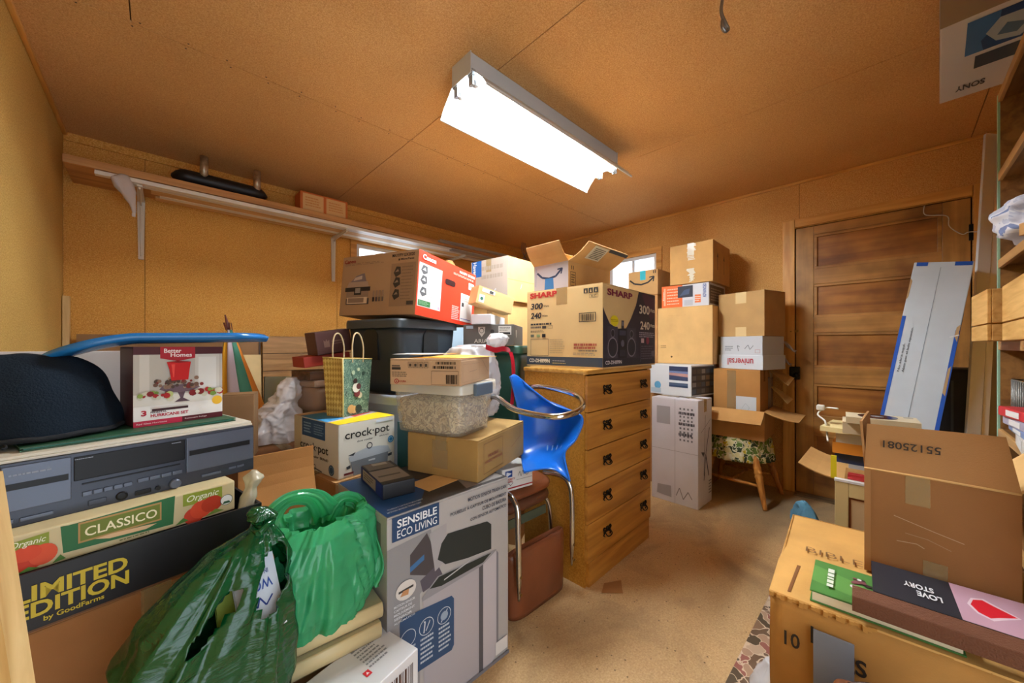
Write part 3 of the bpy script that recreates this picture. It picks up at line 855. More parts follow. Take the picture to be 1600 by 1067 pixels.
# ------------------------------------------------------------ left stack
KR = card('kraft', 'b98a58'); KR2 = card('kraft_warm', 'c0955c'); KR3 = card('kraft_pale', 'cfa86e'); KRD = card('kraft_dim', 'a47a4e')
# brown carton at the bottom
r, D = carton('brown_carton', 'big brown taped carton at the bottom of the left stack', 'box', (-.20, 1.13, 0), 10.3, .41, .32, .608, card('red_kraft', '9a6a40'), tape='y')
m = MB().box(-.02, -.1606, .30, .16, -.1601, .60); m.build('clear_tape', TAPE, r)
# black tray
BLK = plain('black_print', '17161a', rough=.5, var=.1)
r = thing('black_produce_tray', 'black produce tray with yellow LIMITED EDITION lettering', 'box'); D = (.403, .30, .113)
r.matrix_world = place((-.188, 1.126, .6095), 10.3, *D)
m = MB(); b_, a_, H_ = D[0] / 2, D[1] / 2, D[2]
m.box(-b_, -a_, 0, b_, a_, .006).box(-b_, -a_, .006, b_, -a_ + .006, H_).box(-b_, a_ - .006, .006, b_, a_, H_).box(-b_, -a_ + .006, .006, -b_ + .006, a_ - .006, H_).box(b_ - .006, -a_ + .006, .006, b_, a_ - .006, H_)
m.build('tray', BLK, r)
text(r, D, 'R', 'LIMITED', .0, .52, .365, .78, 'c9b43a', bold=.03)
text(r, D, 'R', 'EDITION', .0, .24, .37, .50, 'c9b43a', bold=.03)
text(r, D, 'R', 'by GoodFarms', .085, .10, .28, .21, 'c9b43a', bold=.02)
Print(r, D, 'R').rect(0, 0, 1, .035, '6a4a30').done('card_edge')
# sauce box in the tray
r, D = carton('sauce_box', 'green and cream organic tomato sauce box under the cassette deck', 'box', (-.196, 1.148, .7165), 11.3, .355, .26, .075, plain('cream_print', 'cbbd92', rough=.5), plainbox=True)
p = Print(r, D, 'R')
p.poly([(.17, .95), (.20, .93), (.66, 1.0), (.65, .12), (.18, .22)], '2f6a3f')
p.rect(.235, .36, .592, .92, 'b08a54').rect(.243, .41, .584, .87, '6d7a2c')
p.poly([(.30, .36), (.36, .26), (.52, .22), (.57, .30), (.52, .33), (.37, .38)], 'd9b58a')
p.poly([(.70, .58), (.92, .52), (.92, .92), (.70, .96)], '8a9a35')
p.poly([(-.0, .60), (.13, .56), (.13, .90), (0, .84)], '8a9a35')
for (u, v, ru, rv, c) in [(.76, .20, .020, .02, 'c0402a'), (.80, .34, .022, .022, 'cf4a2c'), (.86, .42, .022, .02, 'b83a22'), (.055, .36, .026, .024, 'c43a20'), (.11, .36, .018, .02, 'd4512e'), (.05, .48, .02, .014, 'd24a2a')]:
    p.disc(u, v, ru, c, rv)
p.poly([(.66, .05), (.70, .22), (.73, .1)], '4d7a35').poly([(.14, .05), (.17, .22), (.19, .08)], '4d7a35').poly([(.82, .06), (.88, .22), (.93, .1)], '6d8a3a').poly([(.02, .03), (.06, .14), (.1, .04)], '5d8a3a')
p.disc(.945, .42, .0135, 'e9ecec').ring(.945, .42, .0135, .0012, '2a4a3a').poly([(.92, .30), (.97, .30), (.96, .38), (.93, .38)], '2f5a44')
p.lines(.40, .08, .55, .16, 1, '7a7a50', 9)
p.done()
text(r, D, 'R', 'CLASSICO', .26, .50, .57, .76, 'efe6c2', bold=.012)
text(r, D, 'R', 'Organic', .72, .62, .90, .88, 'f0f0d8', bold=.008, shear=.3)
text(r, D, 'R', 'Organic', .0, .64, .12, .84, 'f0f0d8', bold=.008, shear=.3)
text(r, D, 'R', 'USDA', .93, .44, .962, .50, '2a4a3a')
# twisted white bag beside the box
r = thing('twisted_bag', 'crumpled white and clear plastic bag end poking from the black tray', 'bag', (.178, 1.245, .617))
m = MB(); bag(m, [(-.005, .0, 0, .012, .03, 0), (-.002, 0, .06, .018, .035, 0), (.004, -.004, .10, .018, .03, 0), (.012, -.006, .14, .014, .02, .3), (.02, 0, .165, .022, .03, .5), (.02, 0, .185, .006, .008, .5)], n=40, nv=30, amp=.018, f=30, seed=12); m.build('film', film('ivory_film', 'dcd6be', alpha=.85, rough=.3), r)
# cassette deck
r = thing('cassette_deck', 'silver-grey twin cassette deck on top of the sauce box', 'stereo'); D = (.43, .27, .125)
r.matrix_world = place((-.215, 1.199, .792), 13.0, *D)
DK = plain('deck_grey', '565d6c', rough=.35, metal=.35); DK2 = plain('deck_dark', '383d49', rough=.35, metal=.35); DKB = plain('deck_black', '0d0e13', rough=.4, spec=.3)
b_, a_, H_ = D[0] / 2, D[1] / 2, D[2]
bxo('case', (-b_, -a_ + .012, 0, b_, a_, H_), DK2, r, bev=.003)
bxo('fascia', (-b_ - .002, -a_, -.001, b_ + .002, -a_ + .0118, H_ + .001), DK2, r, bev=.002)
def fx(name, u0, v0, u1, v1, th, mat, par=None, bev=.0015):
    return bxo(name, (-b_ + u0 * D[0], -a_ - th, v0 * H_, -b_ + u1 * D[0], -a_ - .0002, v1 * H_), mat, par or r, bev=bev)
d1 = fx('cassette_door', .0, .26, .205, .97, .005, DK); d2 = fx('cassette_door', .648, .26, .998, .97, .005, DK)
for d_, (u0, u1) in ((d1, (.0, .195)), (d2, (.66, .975))):
    bxo('slot', (-b_ + u0 * D[0], -a_ - .0062, .60 * H_, -b_ + u1 * D[0], -a_ - .0052, .70 * H_), DKB, d_)
fx('display', .213, .54, .642, .95, .003, DKB)
tr_ = fx('trim_line', .24, .455, .62, .475, .003, DKB, bev=0)
for k in range(5): fx('button', .24 + k * .0365, .25, .24 + k * .0365 + .034, .325, .005, DK)
for k in range(4): fx('button', .44 + k * .048, .275, .44 + k * .048 + .045, .345, .005, DK)
fx('button', .26, .06, .325, .15, .003, DK2); fx('button', .05, .07, .15, .13, .004, DK); fx('button', .0, .08, .035, .14, .004, DK)
for k in range(2): fx('button', .86 + k * .045, .12, .86 + k * .045 + .04, .17, .004, DK)
fx('button', .72, .09, .82, .14, .004, DK)
fx('port', .43, .04, .495, .125, .002, DKB)
RX = Matrix.Rotation(PI / 2, 3, 'X')
MB().lathe([(.0115, 0), (.0115, .009), (.009, .011)], (-b_ + .595 * D[0], -a_, .10 * H_), n=18, axis=RX).build('knob', DK, r)
MB().lathe([(.010, 0), (.010, .003), (.006, .0035)], (-b_ + .38 * D[0], -a_, .10 * H_), n=16, axis=RX).build('headphone_jack', DKB, r)
MB().lathe([(.005, 0), (.005, .006)], (-b_ + .522 * D[0], -a_, .09 * H_), n=12, axis=RX).build('knob', DKB, r)
Print(r, D, 'R', lift=.0055).lines(.02, .80, .15, .86, 1, '8b93a2', 4).lines(.215, .90, .28, .93, 1, '9aa2b2', 4).lines(.58, .90, .63, .93, 1, '9aa2b2', 5).done('panel_marks')
# white board, green folder, glass board on top of the deck
r = thing('white_flat_board', 'thin off-white board lying on the cassette deck', 'board'); r.matrix_world = place((-.225, 1.205, .9185), 13, .44, .28, .012)
bxo('sheet', (-.22, -.14, 0, .22, .14, .0055), plain('offwhite_board', 'cfcaba', rough=.5), r, bev=.001); bxo('sheet', (-.218, -.137, .006, .218, .138, .0115), plain('offwhite_board', ''), r, bev=.001)
r = thing('green_folder', 'dark green folder on the white board below the candle holder box', 'folder'); r.matrix_world = place((-.20, 1.245, .9312), 14, .38, .2, .01)
bxo('cover', (-.19, -.1, 0, .19, .1, .003), plain('dark_green_card', '1e4a30', rough=.5), r); bxo('cover', (-.19, -.1, .0055, .19, .1, .0085), plain('dark_green_card', ''), r); bxo('papers', (-.185, -.096, .003, .186, .098, .0055), plain('teal_sheet', '2a8f80', rough=.4), r)
# candle holder box
r, D = carton('candle_holder_box', 'white and maroon box picturing a red glass candle holder', 'box', (-.041, 1.347, .940), 15, .191, .11, .207, plain('maroon_side', '4d1f24', rough=.45), plainbox=True)
p = Print(r, D, 'R')
p.rect(0, .25, 1, .90, 'b9b4aa').rect(.06, .38, .16, .9, 'cdc9c0').rect(.66, .42, .96, .9, 'c9c6be').rect(.70, .42, .92, .86, 'dad9d4').rect(.0, .90, 1, 1, '4d1f24')
p.poly([(0, .25), (1, .25), (1, .36), (0, .40)], 'd9d5cc')
p.rect(0, .07, 1, .25, 'e9e6e2').rect(0, .0, .51, .07, 'c22a4a').rect(.51, .0, 1, .07, '5a1a24')
p.poly([(.27, 1.0), (.27, .85), (.46, .81), (.66, .85), (.66, 1.0)], 'a8202c')
p.poly([(.45, .42), (.55, .42), (.52, .32), (.60, .27), (.42, .27), (.49, .32)], '5b4652')
p.poly([(.26, .45), (.36, .40), (.60, .40), (.72, .45), (.66, .5), (.3, .5)], '6e5862')
rr = random.Random(3)
for k in range(46): p.disc(.48 + rr.uniform(-.27, .27), .52 + rr.uniform(-.06, .06), rr.uniform(.003, .007), rr.choice(['6a4a3a', '8a6a56', '4e3a30', 'a08a74', '7a2a26']), n=7)
p.poly([(.33, .80), (.60, .80), (.585, .70), (.57, .56), (.38, .56), (.36, .70)], 'c01818').poly([(.33, .80), (.46, .815), (.60, .80), (.46, .785)], '8c1010').poly([(.38, .77), (.42, .77), (.41, .6), (.40, .6)], 'e04a40')
for k in range(38): p.disc(rr.choice((rr.uniform(.04, .38), rr.uniform(.62, .96))), .37 + rr.uniform(-.045, .05), rr.uniform(.004, .009), rr.choice(['8aa04a', 'b6c07a', '6d8a3a', 'a01c20', 'c8c4b0', '7a1418']), n=8)
p.disc(.91, .25, .0125, 'e0b030')
p.rect(.17, .185, .56, .215, '3a1a20').done()
text(r, D, 'R', 'Better', .31, .92, .50, .975, 'f0e4e2', bold=.02); text(r, D, 'R', 'Homes', .38, .865, .62, .92, 'f0e4e2', bold=.02)
text(r, D, 'R', '3', .075, .13, .13, .20, 'b01c34', bold=.04); text(r, D, 'R', 'PEDESTAL', .17, .155, .34, .177, '4a2026', bold=.03)
text(r, D, 'R', 'HURRICANE SET', .17, .105, .58, .145, 'b01c34', bold=.04)
text(r, D, 'R', 'Red Glass Hurricane', .03, .025, .34, .045, 'f0dede'); text(r, D, 'R', 'Removable Foliage', .54, .025, .80, .045, 'f0dede')
# dark domed cloth cover
r = thing('dark_cloth_cover', 'dark navy domed cloth cover with a drawstring hem on the deck', 'cloth cover', (-.222, 1.405, .944))
m = MB()
def dome(u, v):
    th = u * 2 * PI; q = v
    rad = math.cos(q * PI / 2) ** .62
    x, y = .158 * rad * math.cos(th), .135 * rad * math.sin(th)
    z = .19 * math.sin(q * PI / 2)
    fo = .008 * math.sin(th * 9 + 2 * q) * (1 - q) + .02 * scatter_noise((x * 2, y * 2, z), 9, 2)
    return (x * (1 + fo * 5) , y * (1 + fo * 5), z + .02 * scatter_noise((x, y, z), 11, 4) * (1 if v > .02 else 0))
R = m.grid(dome, 72, 26, closed=True); m.bm.faces.new(R[0][::-1]); m.bm.faces.new(R[-1])
m.build('cloth', plain('dark_navy_cloth', '18212b', rough=.95, spec=.1, bump=.5, bscale=260), r)
m = MB(); m.tube([(.160 * math.cos(t / 30 * 2 * PI), .139 * math.sin(t / 30 * 2 * PI), .006 + .002 * math.sin(t * 2)) for t in range(31)], .006, n=6)
m.build('hem', plain('dark_hem', '0c1016', rough=.9), r)
m = MB(); m.tube(crom([(-.04, -.138, .004), (-.042, -.150, -.012), (-.040, -.17, -.002)]), .0022, n=5); m.tube(crom([(.0, -.140, .004), (.004, -.153, -.0008), (.002, -.17, -.0008)]), .0022, n=5)
m.build('drawstring', plain('dark_hem', ''), r)
MB().lathe([(.004, 0), (.004, .003)], (-.041, -.15, .006), n=10, axis=RX).build('grommet', plain('grommet', 'b0b0b0', rough=.3, metal=.9), r)
# blue board on top
r = thing('blue_plastic_board', 'bright blue curved plastic board lying across the candle box and dark cover', 'board', (.06, 1.43, 1.152))
m = MB()
def blue(u, v):
    x = -.27 + .47 * u
    half = .10 * math.sin(min(1, max(.0, (1 - abs(2 * u - 1)) * 2.2 + .08)) * PI / 2)
    y = (v - .5) * 2 * half
    z = .006 + (-.055 * max(0, (.38 - u) / .38) ** 1.6) + .012 * u + .012 * (2 * v - 1) ** 2
    return (x, y, z)
m.grid(blue, 40, 12); m.build('blade', plain('bright_blue_plastic', '1d6fb4', rough=.25), r, solid=.016)
# white sheet behind the cover
r = thing('white_sheet', 'thin white foam sheet standing behind the dark cover', 'sheet', (-.18, 1.66, .666), (.0, 0, .08))
bxo('sheet', (-.2, -.006, .0, .16, .006, .468), plain('white_foam', 'd8d8dc', rough=.6), r, bev=.002)
r, D = carton('support_carton', 'brown carton behind the left stack under the white sheet', 'box', (-.385, 1.59, 0), 0, .50, .30, .665, KRD, tape='x')
# wooden rack at the left edge
r = thing('wooden_rack', 'pale wooden rack frame leaning in the bottom left corner', 'rack', (-.125, .74, 0))
RW = wood('rack_pine', 'b8935a', 'd8ba82', axis='z')
MB().slab([(.055, .0, 0), (.078, -.012, 0), (-.012, -.012, 1.0), (-.028, .0, 1.0)], .026).build('upright', RW, r)
MB().slab([(-.16, .02, .70), (-.008, .0, .73), (-.002, 0, .755), (-.16, .02, .735)], .02).build('crosspiece', RW, r)
MB().slab([(-.19, .03, 0), (-.165, .02, 0), (-.165, .02, .9), (-.19, .03, .9)], .026).build('upright', RW, r)
# ------------------------------------------------------------ tall green bag in front of the left stack
r, D = carton('low_carton', 'low brown carton under the tall green bag', 'box', (-.06, .80, 0), 12, .27, .22, .36, KRD, tape='x')
GB = film('green_bag_film', '0b5c30', alpha=.86, rough=.16, trans=.3, bump=.7)
r = thing('green_shopping_bag', 'dark green plastic carrier bag stuffed with books before the produce tray', 'bag', (.085, .955, .361), (0, 0, .12))
m = MB()
GRG = [(0, 0, 0, .135, .075, 0), (0, 0, .06, .145, .09, 0), (.0, 0, .14, .142, .09, 0), (.0, 0, .21, .135, .086, 0), (.012, 0, .265, .122, .078, 0), (.035, 0, .315, .098, .062, 0), (.062, 0, .36, .062, .042, 0), (.082, 0, .388, .026, .022, 0), (.086, 0, .40, .017, .015, 0), (.086, 0, .413, .03, .022, .4), (.078, .004, .428, .022, .018, .8), (.07, .004, .436, .006, .006, .8)]
def gather(p):      # creases fanning out from the knot
    dx, dz = p.x - .086, .42 - p.z
    ph = math.atan2(dx, dz + .02); rr_ = math.hypot(dx, dz)
    s_ = 1 if p.y < 0 else 2
    k1 = 1 - abs(noise.noise(Vector((ph * 5.5, rr_ * 3, s_ * 9.1)))) * 2
    k2 = 1 - abs(noise.noise(Vector((ph * 13, rr_ * 6, s_ * 4.7)))) * 2
    return ((k1 - .55) * .016 + (k2 - .55) * .006) * min(1, .35 + rr_ * 4)
bag(m, GRG, n=140, nv=150, amp=.007, f=9, seed=23, sq=3.2, disp=gather)
m.bm.faces.ensure_lookup_table()
kill = []
for f_ in m.bm.faces:
    if len(f_.verts) > 4: continue
    c = f_.calc_center_median()
    if c.y > .0: continue
    x, z = c.x, c.z           # two hand holes torn open in the front, where the handles gather
    h1 = ((x - .088 - (z - .30) * .25) / .030) ** 2 + ((z - .300) / .062) ** 2 < 1 and z < .37
    h2 = ((x + .012 - (z - .275) * .9) / .020) ** 2 + ((z - .272) / .040) ** 2 < 1
    if h1 or h2: kill.append(f_)
bmesh.ops.delete(m.bm, geom=kill, context='FACES')
m.build('sack', GB, r, solid=.0012)
m = MB(); m.tube(crom([(.070, -.03, .392), (.086, -.024, .401), (.104, -.004, .402), (.098, .016, .400), (.082, .02, .398), (.068, .004, .394), (.070, -.03, .392)], 6), .007, n=7); m.build('knot', GB, r)
# books inside
def book(name, lab, loc, rotz, L, W, T, cover, tilt=(0, 0), cat='book', pages='d9cfb4', hard=True):
    b = thing(name, lab, cat, loc); b.rotation_euler = (math.radians(tilt[0]), math.radians(tilt[1]), math.radians(rotz))
    c = cover if not isinstance(cover, str) else plain('cover_' + cover, cover, rough=.45)
    e = .0025 if hard else .0008
    bxo('cover', (-L / 2, -W / 2, 0, L / 2, W / 2, e), c, b); bxo('cover', (-L / 2, -W / 2, T - e, L / 2, W / 2, T), c, b)
    bxo('spine', (-L / 2, W / 2 - e, e, L / 2, W / 2, T - e), c, b)
    bxo('pages', (-L / 2 + .004, -W / 2 + .004, e, L / 2 - .004, W / 2 - e, T - e), plain('pages_' + pages, pages, rough=.8), b)
    return b, (L, W, T)
b, D = book('white_book', 'white book with blue lettering inside the green carrier bag', (.156, .947, .615), 12, .080, .15, .012, 'd4dae2', tilt=(62, 0))
text(b, D, 'T', 'WON', .2, .55, .85, .68, '2a4a9a', rot=2); text(b, D, 'T', 'IN THE', .45, .74, .8, .80, '4a5a8a', rot=2)
Print(b, D, 'T').stroke([(.2, .35), (.3, .45), (.42, .35), (.5, .46), (.62, .34), (.8, .44)], .003, '223a86').done('script_mark')
b, D = book('food_booklet', 'booklet with green and orange cover inside the green carrier bag', (.140, .975, .62), 12, .11, .15, .010, '9aa83a', tilt=(70, 0))
Print(b, D, 'T').disc(.8, .78, .026, 'c8642a').disc(.75, .72, .015, 'e0a040').rect(.05, .80, .55, .96, 'b8c46a').done('cover_print')
# ------------------------------------------------------------ binders, white box and small green bag
WB = plain('white_gloss_card', 'd6d8dc', rough=.4)
r = thing('white_box', 'white printed box under the two cream binders', 'box'); D = (.27, .155, .334)
r.matrix_world = Matrix.Translation((.36, .935, 0)) @ Matrix.Rotation(math.radians(14), 4, 'Z')
bxo('body', (-D[0] / 2, -D[1] / 2, 0, D[0] / 2, D[1] / 2, D[2]), WB, r, bev=.003)
Print(r, D, 'T').lines(.60, .35, .86, .92, 7, '8a8c92', 8).poly([(.52, .26), (.58, .26), (.58, .38), (.52, .38)], 'c8202c').poly([(.535, .30), (.565, .30), (.55, .35)], 'f0e0e0').done('label_print')
Print(r, D, 'R').barcode(.55, .5, .93, .93, '4a3028').lines(.55, .38, .9, .46, 2, 'b04030').done('label_print')
CB = plain('cream_binder', 'b9ae8a', rough=.45); CS = plain('cream_binder_spine', 'd2bd8c', rough=.45)
for k, (x, y, z, rz, lab) in enumerate([(.332, 1.165, .3345, -3, 'lower cream ring binder on the white box'), (.345, 1.18, .3795, -4, 'upper cream ring binder under the small green bag')]):
    b = thing('ring_binder', lab, 'binder', (x, y, z), (0, 0, math.radians(rz)), group=None)
    L, W, T = .262, .315, .042
    bxo('cover', (-L / 2, -W / 2, 0, L / 2, W / 2, .004), CB, b, bev=.001); bxo('cover', (-L / 2, -W / 2, T - .004, L / 2, W / 2, T), CB, b, bev=.001)
    m = MB()
    m.grid(lambda u, v: (-L / 2 + L * u, -W / 2 - .008 * math.sin(v * PI), .0 + T * v), 2, 9); m.build('spine', CS, b, solid=.003)
    bxo('paper_block', (-L / 2 + .006, -W / 2 + .006, .0045, L / 2 - .01, W / 2 - .015, T - .0045), plain('binder_paper', 'c9bf9c', rough=.8), b)
r, D = carton('low_brown_carton', 'brown carton under the back of the cream binders', 'box', (.20, 1.06, 0), 0, .255, .26, .3335, KRD, tape='x')
GL = film('light_green_film', '5ed49a', alpha=.62, rough=.08, trans=.4, bump=.35)
def pleat(p):       # soft upright folds below the mouth, finer crinkles over them
    th = math.atan2(p.y, p.x)
    k1 = 1 - abs(noise.noise(Vector((math.cos(th) * 4 + p.z * 2, math.sin(th) * 4, p.z * 5)))) * 2
    k2 = 1 - abs(noise.noise(Vector((math.cos(th) * 9 - p.z * 9, math.sin(th) * 9, p.z * 9 + 3)))) * 2
    return (k1 - .55) * .022 + (k2 - .55) * .007
r = thing('small_green_bag', 'light green plastic bag slumped on the upper cream binder', 'bag', (.330, 1.085, .4225))
m = MB()
bag(m, [(-.01, -.02, .002, .095, .07, .2), (-.005, -.01, .05, .125, .092, .25), (-.005, 0, .12, .145, .10, .3), (-.005, .01, .18, .148, .105, .3), (.0, .02, .235, .138, .10, .32), (.005, .03, .262, .12, .085, .35), (.005, .03, .255, .10, .068, .35), (.0, .02, .21, .085, .06, .35)], amp=.007, f=9, seed=41, n=130, nv=90, sq=2.8, close_top=False, disp=pleat)
m.build('sack', GL, r, solid=.001)
def ribbon(pts0, wid, seed):
    P = crom(pts0, 8); n = len(P); m = MB()
    def f(u, v):
        i = min(int(v * (n - 1)), n - 1); t = (P[min(i + 1, n - 1)] - P[max(i - 1, 0)]).normalized()
        sd = t.cross(Vector((.25, 1, .3))).normalized(); w_ = wid * (1.25 - .6 * math.sin(v * PI))
        return P[i] + sd * (u - .5) * w_ + Vector((.3, 1, 0)) * (.007 * math.sin(u * 11 + seed + v * 4) + .004 * math.sin(u * 25 + v * 9))
    m.grid(f, 18, 34); m.build('handle', GL, r, solid=.001)
ribbon([(-.10, .02, .20), (-.115, .03, .275), (-.075, .04, .315), (-.01, .045, .300), (.03, .05, .24)], .065, 1)
ribbon([(.10, -.06, .06), (.125, -.05, .10), (.12, .0, .18), (.115, .045, .25), (.07, .05, .27), (.04, .05, .22)], .06, 3)
m = MB(); m.box(-.085, -.06, .006, .06, .05, .15, bev=.025); m.build('contents', plain('dark_contents', '12331f', rough=.7), r)
# open carton behind it
r, D = open_carton('open_carton', 'open brown carton with raised flap behind the small green bag', 'box', (.215, 1.335, 0), 4, .245, .19, .575, card('open_kraft', 'b8824a'), {'B': (8, .19), 'R': (62, .07)})

# ------------------------------------------------------------ trash can box
r, D = carton('trash_can_box', 'tall box picturing a motion sensor trash can', 'box', (.474, 1.003, 0), .6, .48, .38, .657, plain('grey_print', 'a9a6a4', rough=.45, var=.04), tape='x')
p = Print(r, D, 'R')
p.poly([(.0, .86), (.30, .88), (.34, .66), (.22, .60), (.22, .30), (0, .30)], '8b8a8c').poly([(.0, .30), (.22, .30), (.22, .0), (0, 0)], '8f8e90')
p.poly([(.15, .71), (.15, .80), (.27, .87), (.31, .80), (.34, .70), (.3, .66)], '4a4446').poly([(.15, .745), (.25, .775), (.25, .75), (.15, .72)], '3f6c9a').poly([(.22, .66), (.35, .70), (.40, .62), (.24, .60)], '55505a')
p.poly([(.29, .86), (.42, .88), (.42, .70), (.33, .67)], 'a19ea0')
p.poly([(.38, .79), (.43, .825), (.78, .80), (.82, .775), (.82, .64), (.60, .655), (.41, .68), (.385, .70), (.35, .72)], '2b302e')
p.poly([(.23, .575), (.35, .64), (.87, .625), (.86, .59), (.74, .575), (.24, .555)], '8f8e92')
p.poly([(.29, .60), (.36, .635), (.82, .62), (.74, .59), (.38, .585)], '2a302c').poly([(.40, .61), (.62, .64), (.62, .634), (.40, .604)], 'b9babc')
p.poly([(.24, .56), (.70, .575), (.70, .0), (.25, .0)], 'a7a3a8').poly([(.70, .575), (.74, .58), (.74, .0), (.70, .0)], '565459').poly([(.74, .58), (.87, .62), (.87, .05), (.80, .0), (.74, .0)], 'b4b0b6')
p.poly([(.87, .62), (.89, .6), (.89, .05), (.87, .05)], '7c7a80')
p.rect(.03, .888, .36, .995, '2a4468')
p.poly([(.08, .52), (.10, .535), (.46, .51), (.48, .49), (.48, .26), (.46, .24), (.1, .25), (.08, .27)], '2f4b6e')
for u, v in ((.135, .43), (.265, .435), (.40, .435)): p.ring(u, v, .026, .002, 'c9d0d8')
p.stroke([(.245, .41), (.255, .46), (.245, .46)], .004, 'c9d0d8').stroke([(.26, .415), (.29, .455)], .003, 'c9d0d8').stroke([(.375, .41), (.425, .46)], .003, 'c9d0d8').disc(.40, .435, .014, '8fa0b4')
for u, s in ((.09, 3), (.22, 4), (.355, 5)): p.lines(u, .27, u + .10, .395, 6, 'b9c4d0', s)
p.disc(.12, .655, .033, 'cfcac4', .028).poly([(.07, .66), (.17, .665), (.17, .655), (.07, .65)], '3c3a3a').poly([(.08, .635), (.10, .655), (.14, .655), (.135, .63)], 'b8865c')
p.rect(.86, .04, .98, .11, 'd6d4d2')
p.rect(.0, 0, 1, .02, '77757a')
p.done()
Print(r, D, 'R', lift=.004).barcode(.88, .045, .96, .105, '222222').done('barcode')
text(r, D, 'R', 'SENSIBLE', .06, .945, .34, .982, 'e4e8ec', bold=.02, lift=.005); text(r, D, 'R', 'ECO LIVING', .06, .90, .34, .935, 'e4e8ec', bold=.004, lift=.005)
for s, u0, u1, v in (('MOTION SENSOR TRASH CAN', .60, .97, .945), ('POUBELLE À CAPTEUR DE MOUVEMENT', .45, .97, .905), ('CUBO DE BASURA', .73, .97, .872), ('CON SENSOR AUTOMÁTICO', .62, .97, .84)):
    text(r, D, 'R', s, u0, v, u1, v + .02, '3a4658', bold=.012, lift=.004)
for k, s in enumerate(('MOTION SENSOR', 'CAPTEUR DE', 'MOUVEMENT', 'SENSOR', 'AUTOMÁTICO')): text(r, D, 'R', s, .04, .595 - k * .018, .18 - .02 * (k in (1, 3)), .606 - k * .018, 'd5d8dc', lift=.004)
p = Print(r, D, 'T', lift=.0016)
p.rect(.005, .01, .995, .99, '34302f').poly([(.005, .99), (.005, .01), (.22, .01), (.40, .30), (.55, .30), (.30, .99)], '1e4676').poly([(.62, .05), (.98, .05), (.98, .6), (.7, .4)], '7a7674')
p.done('top_print')
text(r, D, 'T', 'MOTION SENSOR TRASH CAN', .03, .06, .26, .085, 'cfd6de', rot=0); text(r, D, 'T', 'POUBELLE À CAPTEUR DE MOUVEMENT', .05, .11, .30, .135, 'cfd6de')
Print(r, D, 'L').rect(.02, .86, .9, .96, '6d6a66').lines(.08, .87, .8, .95, 3, 'b0aca6').rect(0, 0, 1, .6, '9a9896').done()
# ink box
r, D = carton('ink_box', 'small black and blue printer ink box on the trash can box', 'box', (.518, 1.124, .6595), -6.1, .107, .235, .049, plain('ink_black', '15161b', rough=.4), plainbox=True)
p = Print(r, D, 'T'); p.rect(0, 0, 1, 1, '3a3735').rect(0, .12, .95, .62, '8d857c').rect(.05, .68, .9, .98, '6e675f').rect(.10, .62, .70, .68, '111111').rect(.1, .3, .8, .36, '55504a').rect(.3, .86, .8, .97, 'a9a49c').done()
p = Print(r, D, 'L'); p.rect(0, 0, 1, 1, '1b3a80').rect(.1, .15, .7, .9, 'a8a49a').rect(.72, .1, .95, .9, '1a3f9a').lines(.15, .3, .6, .8, 3, '5a564e').done()
# brown carton
r, D = carton('fragile_carton', 'brown carton marked in red under the clear tote', 'box', (.826, 1.030, .6595), 20.2, .400, .322, .150, card('olive_kraft', 'a3834f'), tape='x')
p = Print(r, D, 'R'); p.frame(.1, .12, .48, .86, .0016, '6e4a2c').stroke([(.68, .42), (.9, .62), (.9, .9)], .0016, '8a3a2a').done()
text(r, D, 'R', 'FRAGILE', .18, .48, .38, .56, '8a4a34'); text(r, D, 'R', 'HANDLE WITH CARE', .12, .36, .46, .43, '8a4a34')
MB().box(-D[0] / 2 - .0008, -.03, .03, -D[0] / 2 - .0002, .04, .135).build('clear_tape', TAPE, r)
r = thing('loose_card_sheet', 'loose tan cardboard sheet under the brown carton', 'cardboard', (.735, 1.15, .6585), (0, 0, .15)); bxo('sheet', (-.08, -.05, 0, .06, .06, .0009), KR3, r)
# clear tote with latches
CT = plain('cloudy_clear', 'ccc0a6', rough=.2)
def clear_mat(name, c, alpha):
    m, nt, b = base(name)
    b.inputs['Base Color'].default_value = lin(c); b.inputs['Roughness'].default_value = .18; b.inputs['Coat Weight'].default_value = .4
    tr = nt.nodes.new('ShaderNodeBsdfTransparent'); mx = nt.nodes.new('ShaderNodeMixShader'); mx.inputs[0].default_value = alpha
    nt.links.new(tr.outputs[0], mx.inputs[1]); nt.links.new(b.outputs[0], mx.inputs[2]); nt.links.new(mx.outputs[0], nt.nodes['Material Output'].inputs[0])
    return m
CLB = clear_mat('clear_bin_wall', 'dcd4c2', .24); CLL = clear_mat('clear_bin_lid', 'e0dccc', .80); CBL = clear_mat('bluish_bin_wall', 'b9c9da', .45); CBLL = clear_mat('bluish_bin_lid', 'b4c3d6', .75)
def bin_shell(mb, B, A, z0, z1, k0, p=.3, n=56, nv=6, lip=0):
    def f(u, v):
        th = u * 2 * PI; c, s = math.cos(th), math.sin(th); k = k0 + (1 - k0) * v
        return (math.copysign(abs(c) ** p, c) * B / 2 * k, math.copysign(abs(s) ** p, s) * A / 2 * k, z0 + (z1 - z0) * v)
    R = mb.grid(f, n, nv, closed=True); mb.bm.faces.new(R[0][::-1]); return R
def lid(mb, B, A, z0, z1, p=.3, n=56):
    prof = [(1.0, z0), (1.0, z0 + (z1 - z0) * .7), (.985, z1), (.93, z1), (.92, z1 - .004)]
    def f(u, v):
        k, z = prof[round(v * 4)]
        th = u * 2 * PI; c, s = math.cos(th), math.sin(th)
        return (math.copysign(abs(c) ** p, c) * B / 2 * k, math.copysign(abs(s) ** p, s) * A / 2 * k, z)
    R = mb.grid(f, n, 5, closed=True); mb.bm.faces.new(R[-1])
TOTE = thing('clear_tote', 'clear plastic tote with white lid and slate latches full of crumpled paper', 'storage bin')
TOTE.matrix_world = place((.792, 1.098, .811), 18.5, .25, .325, .16)
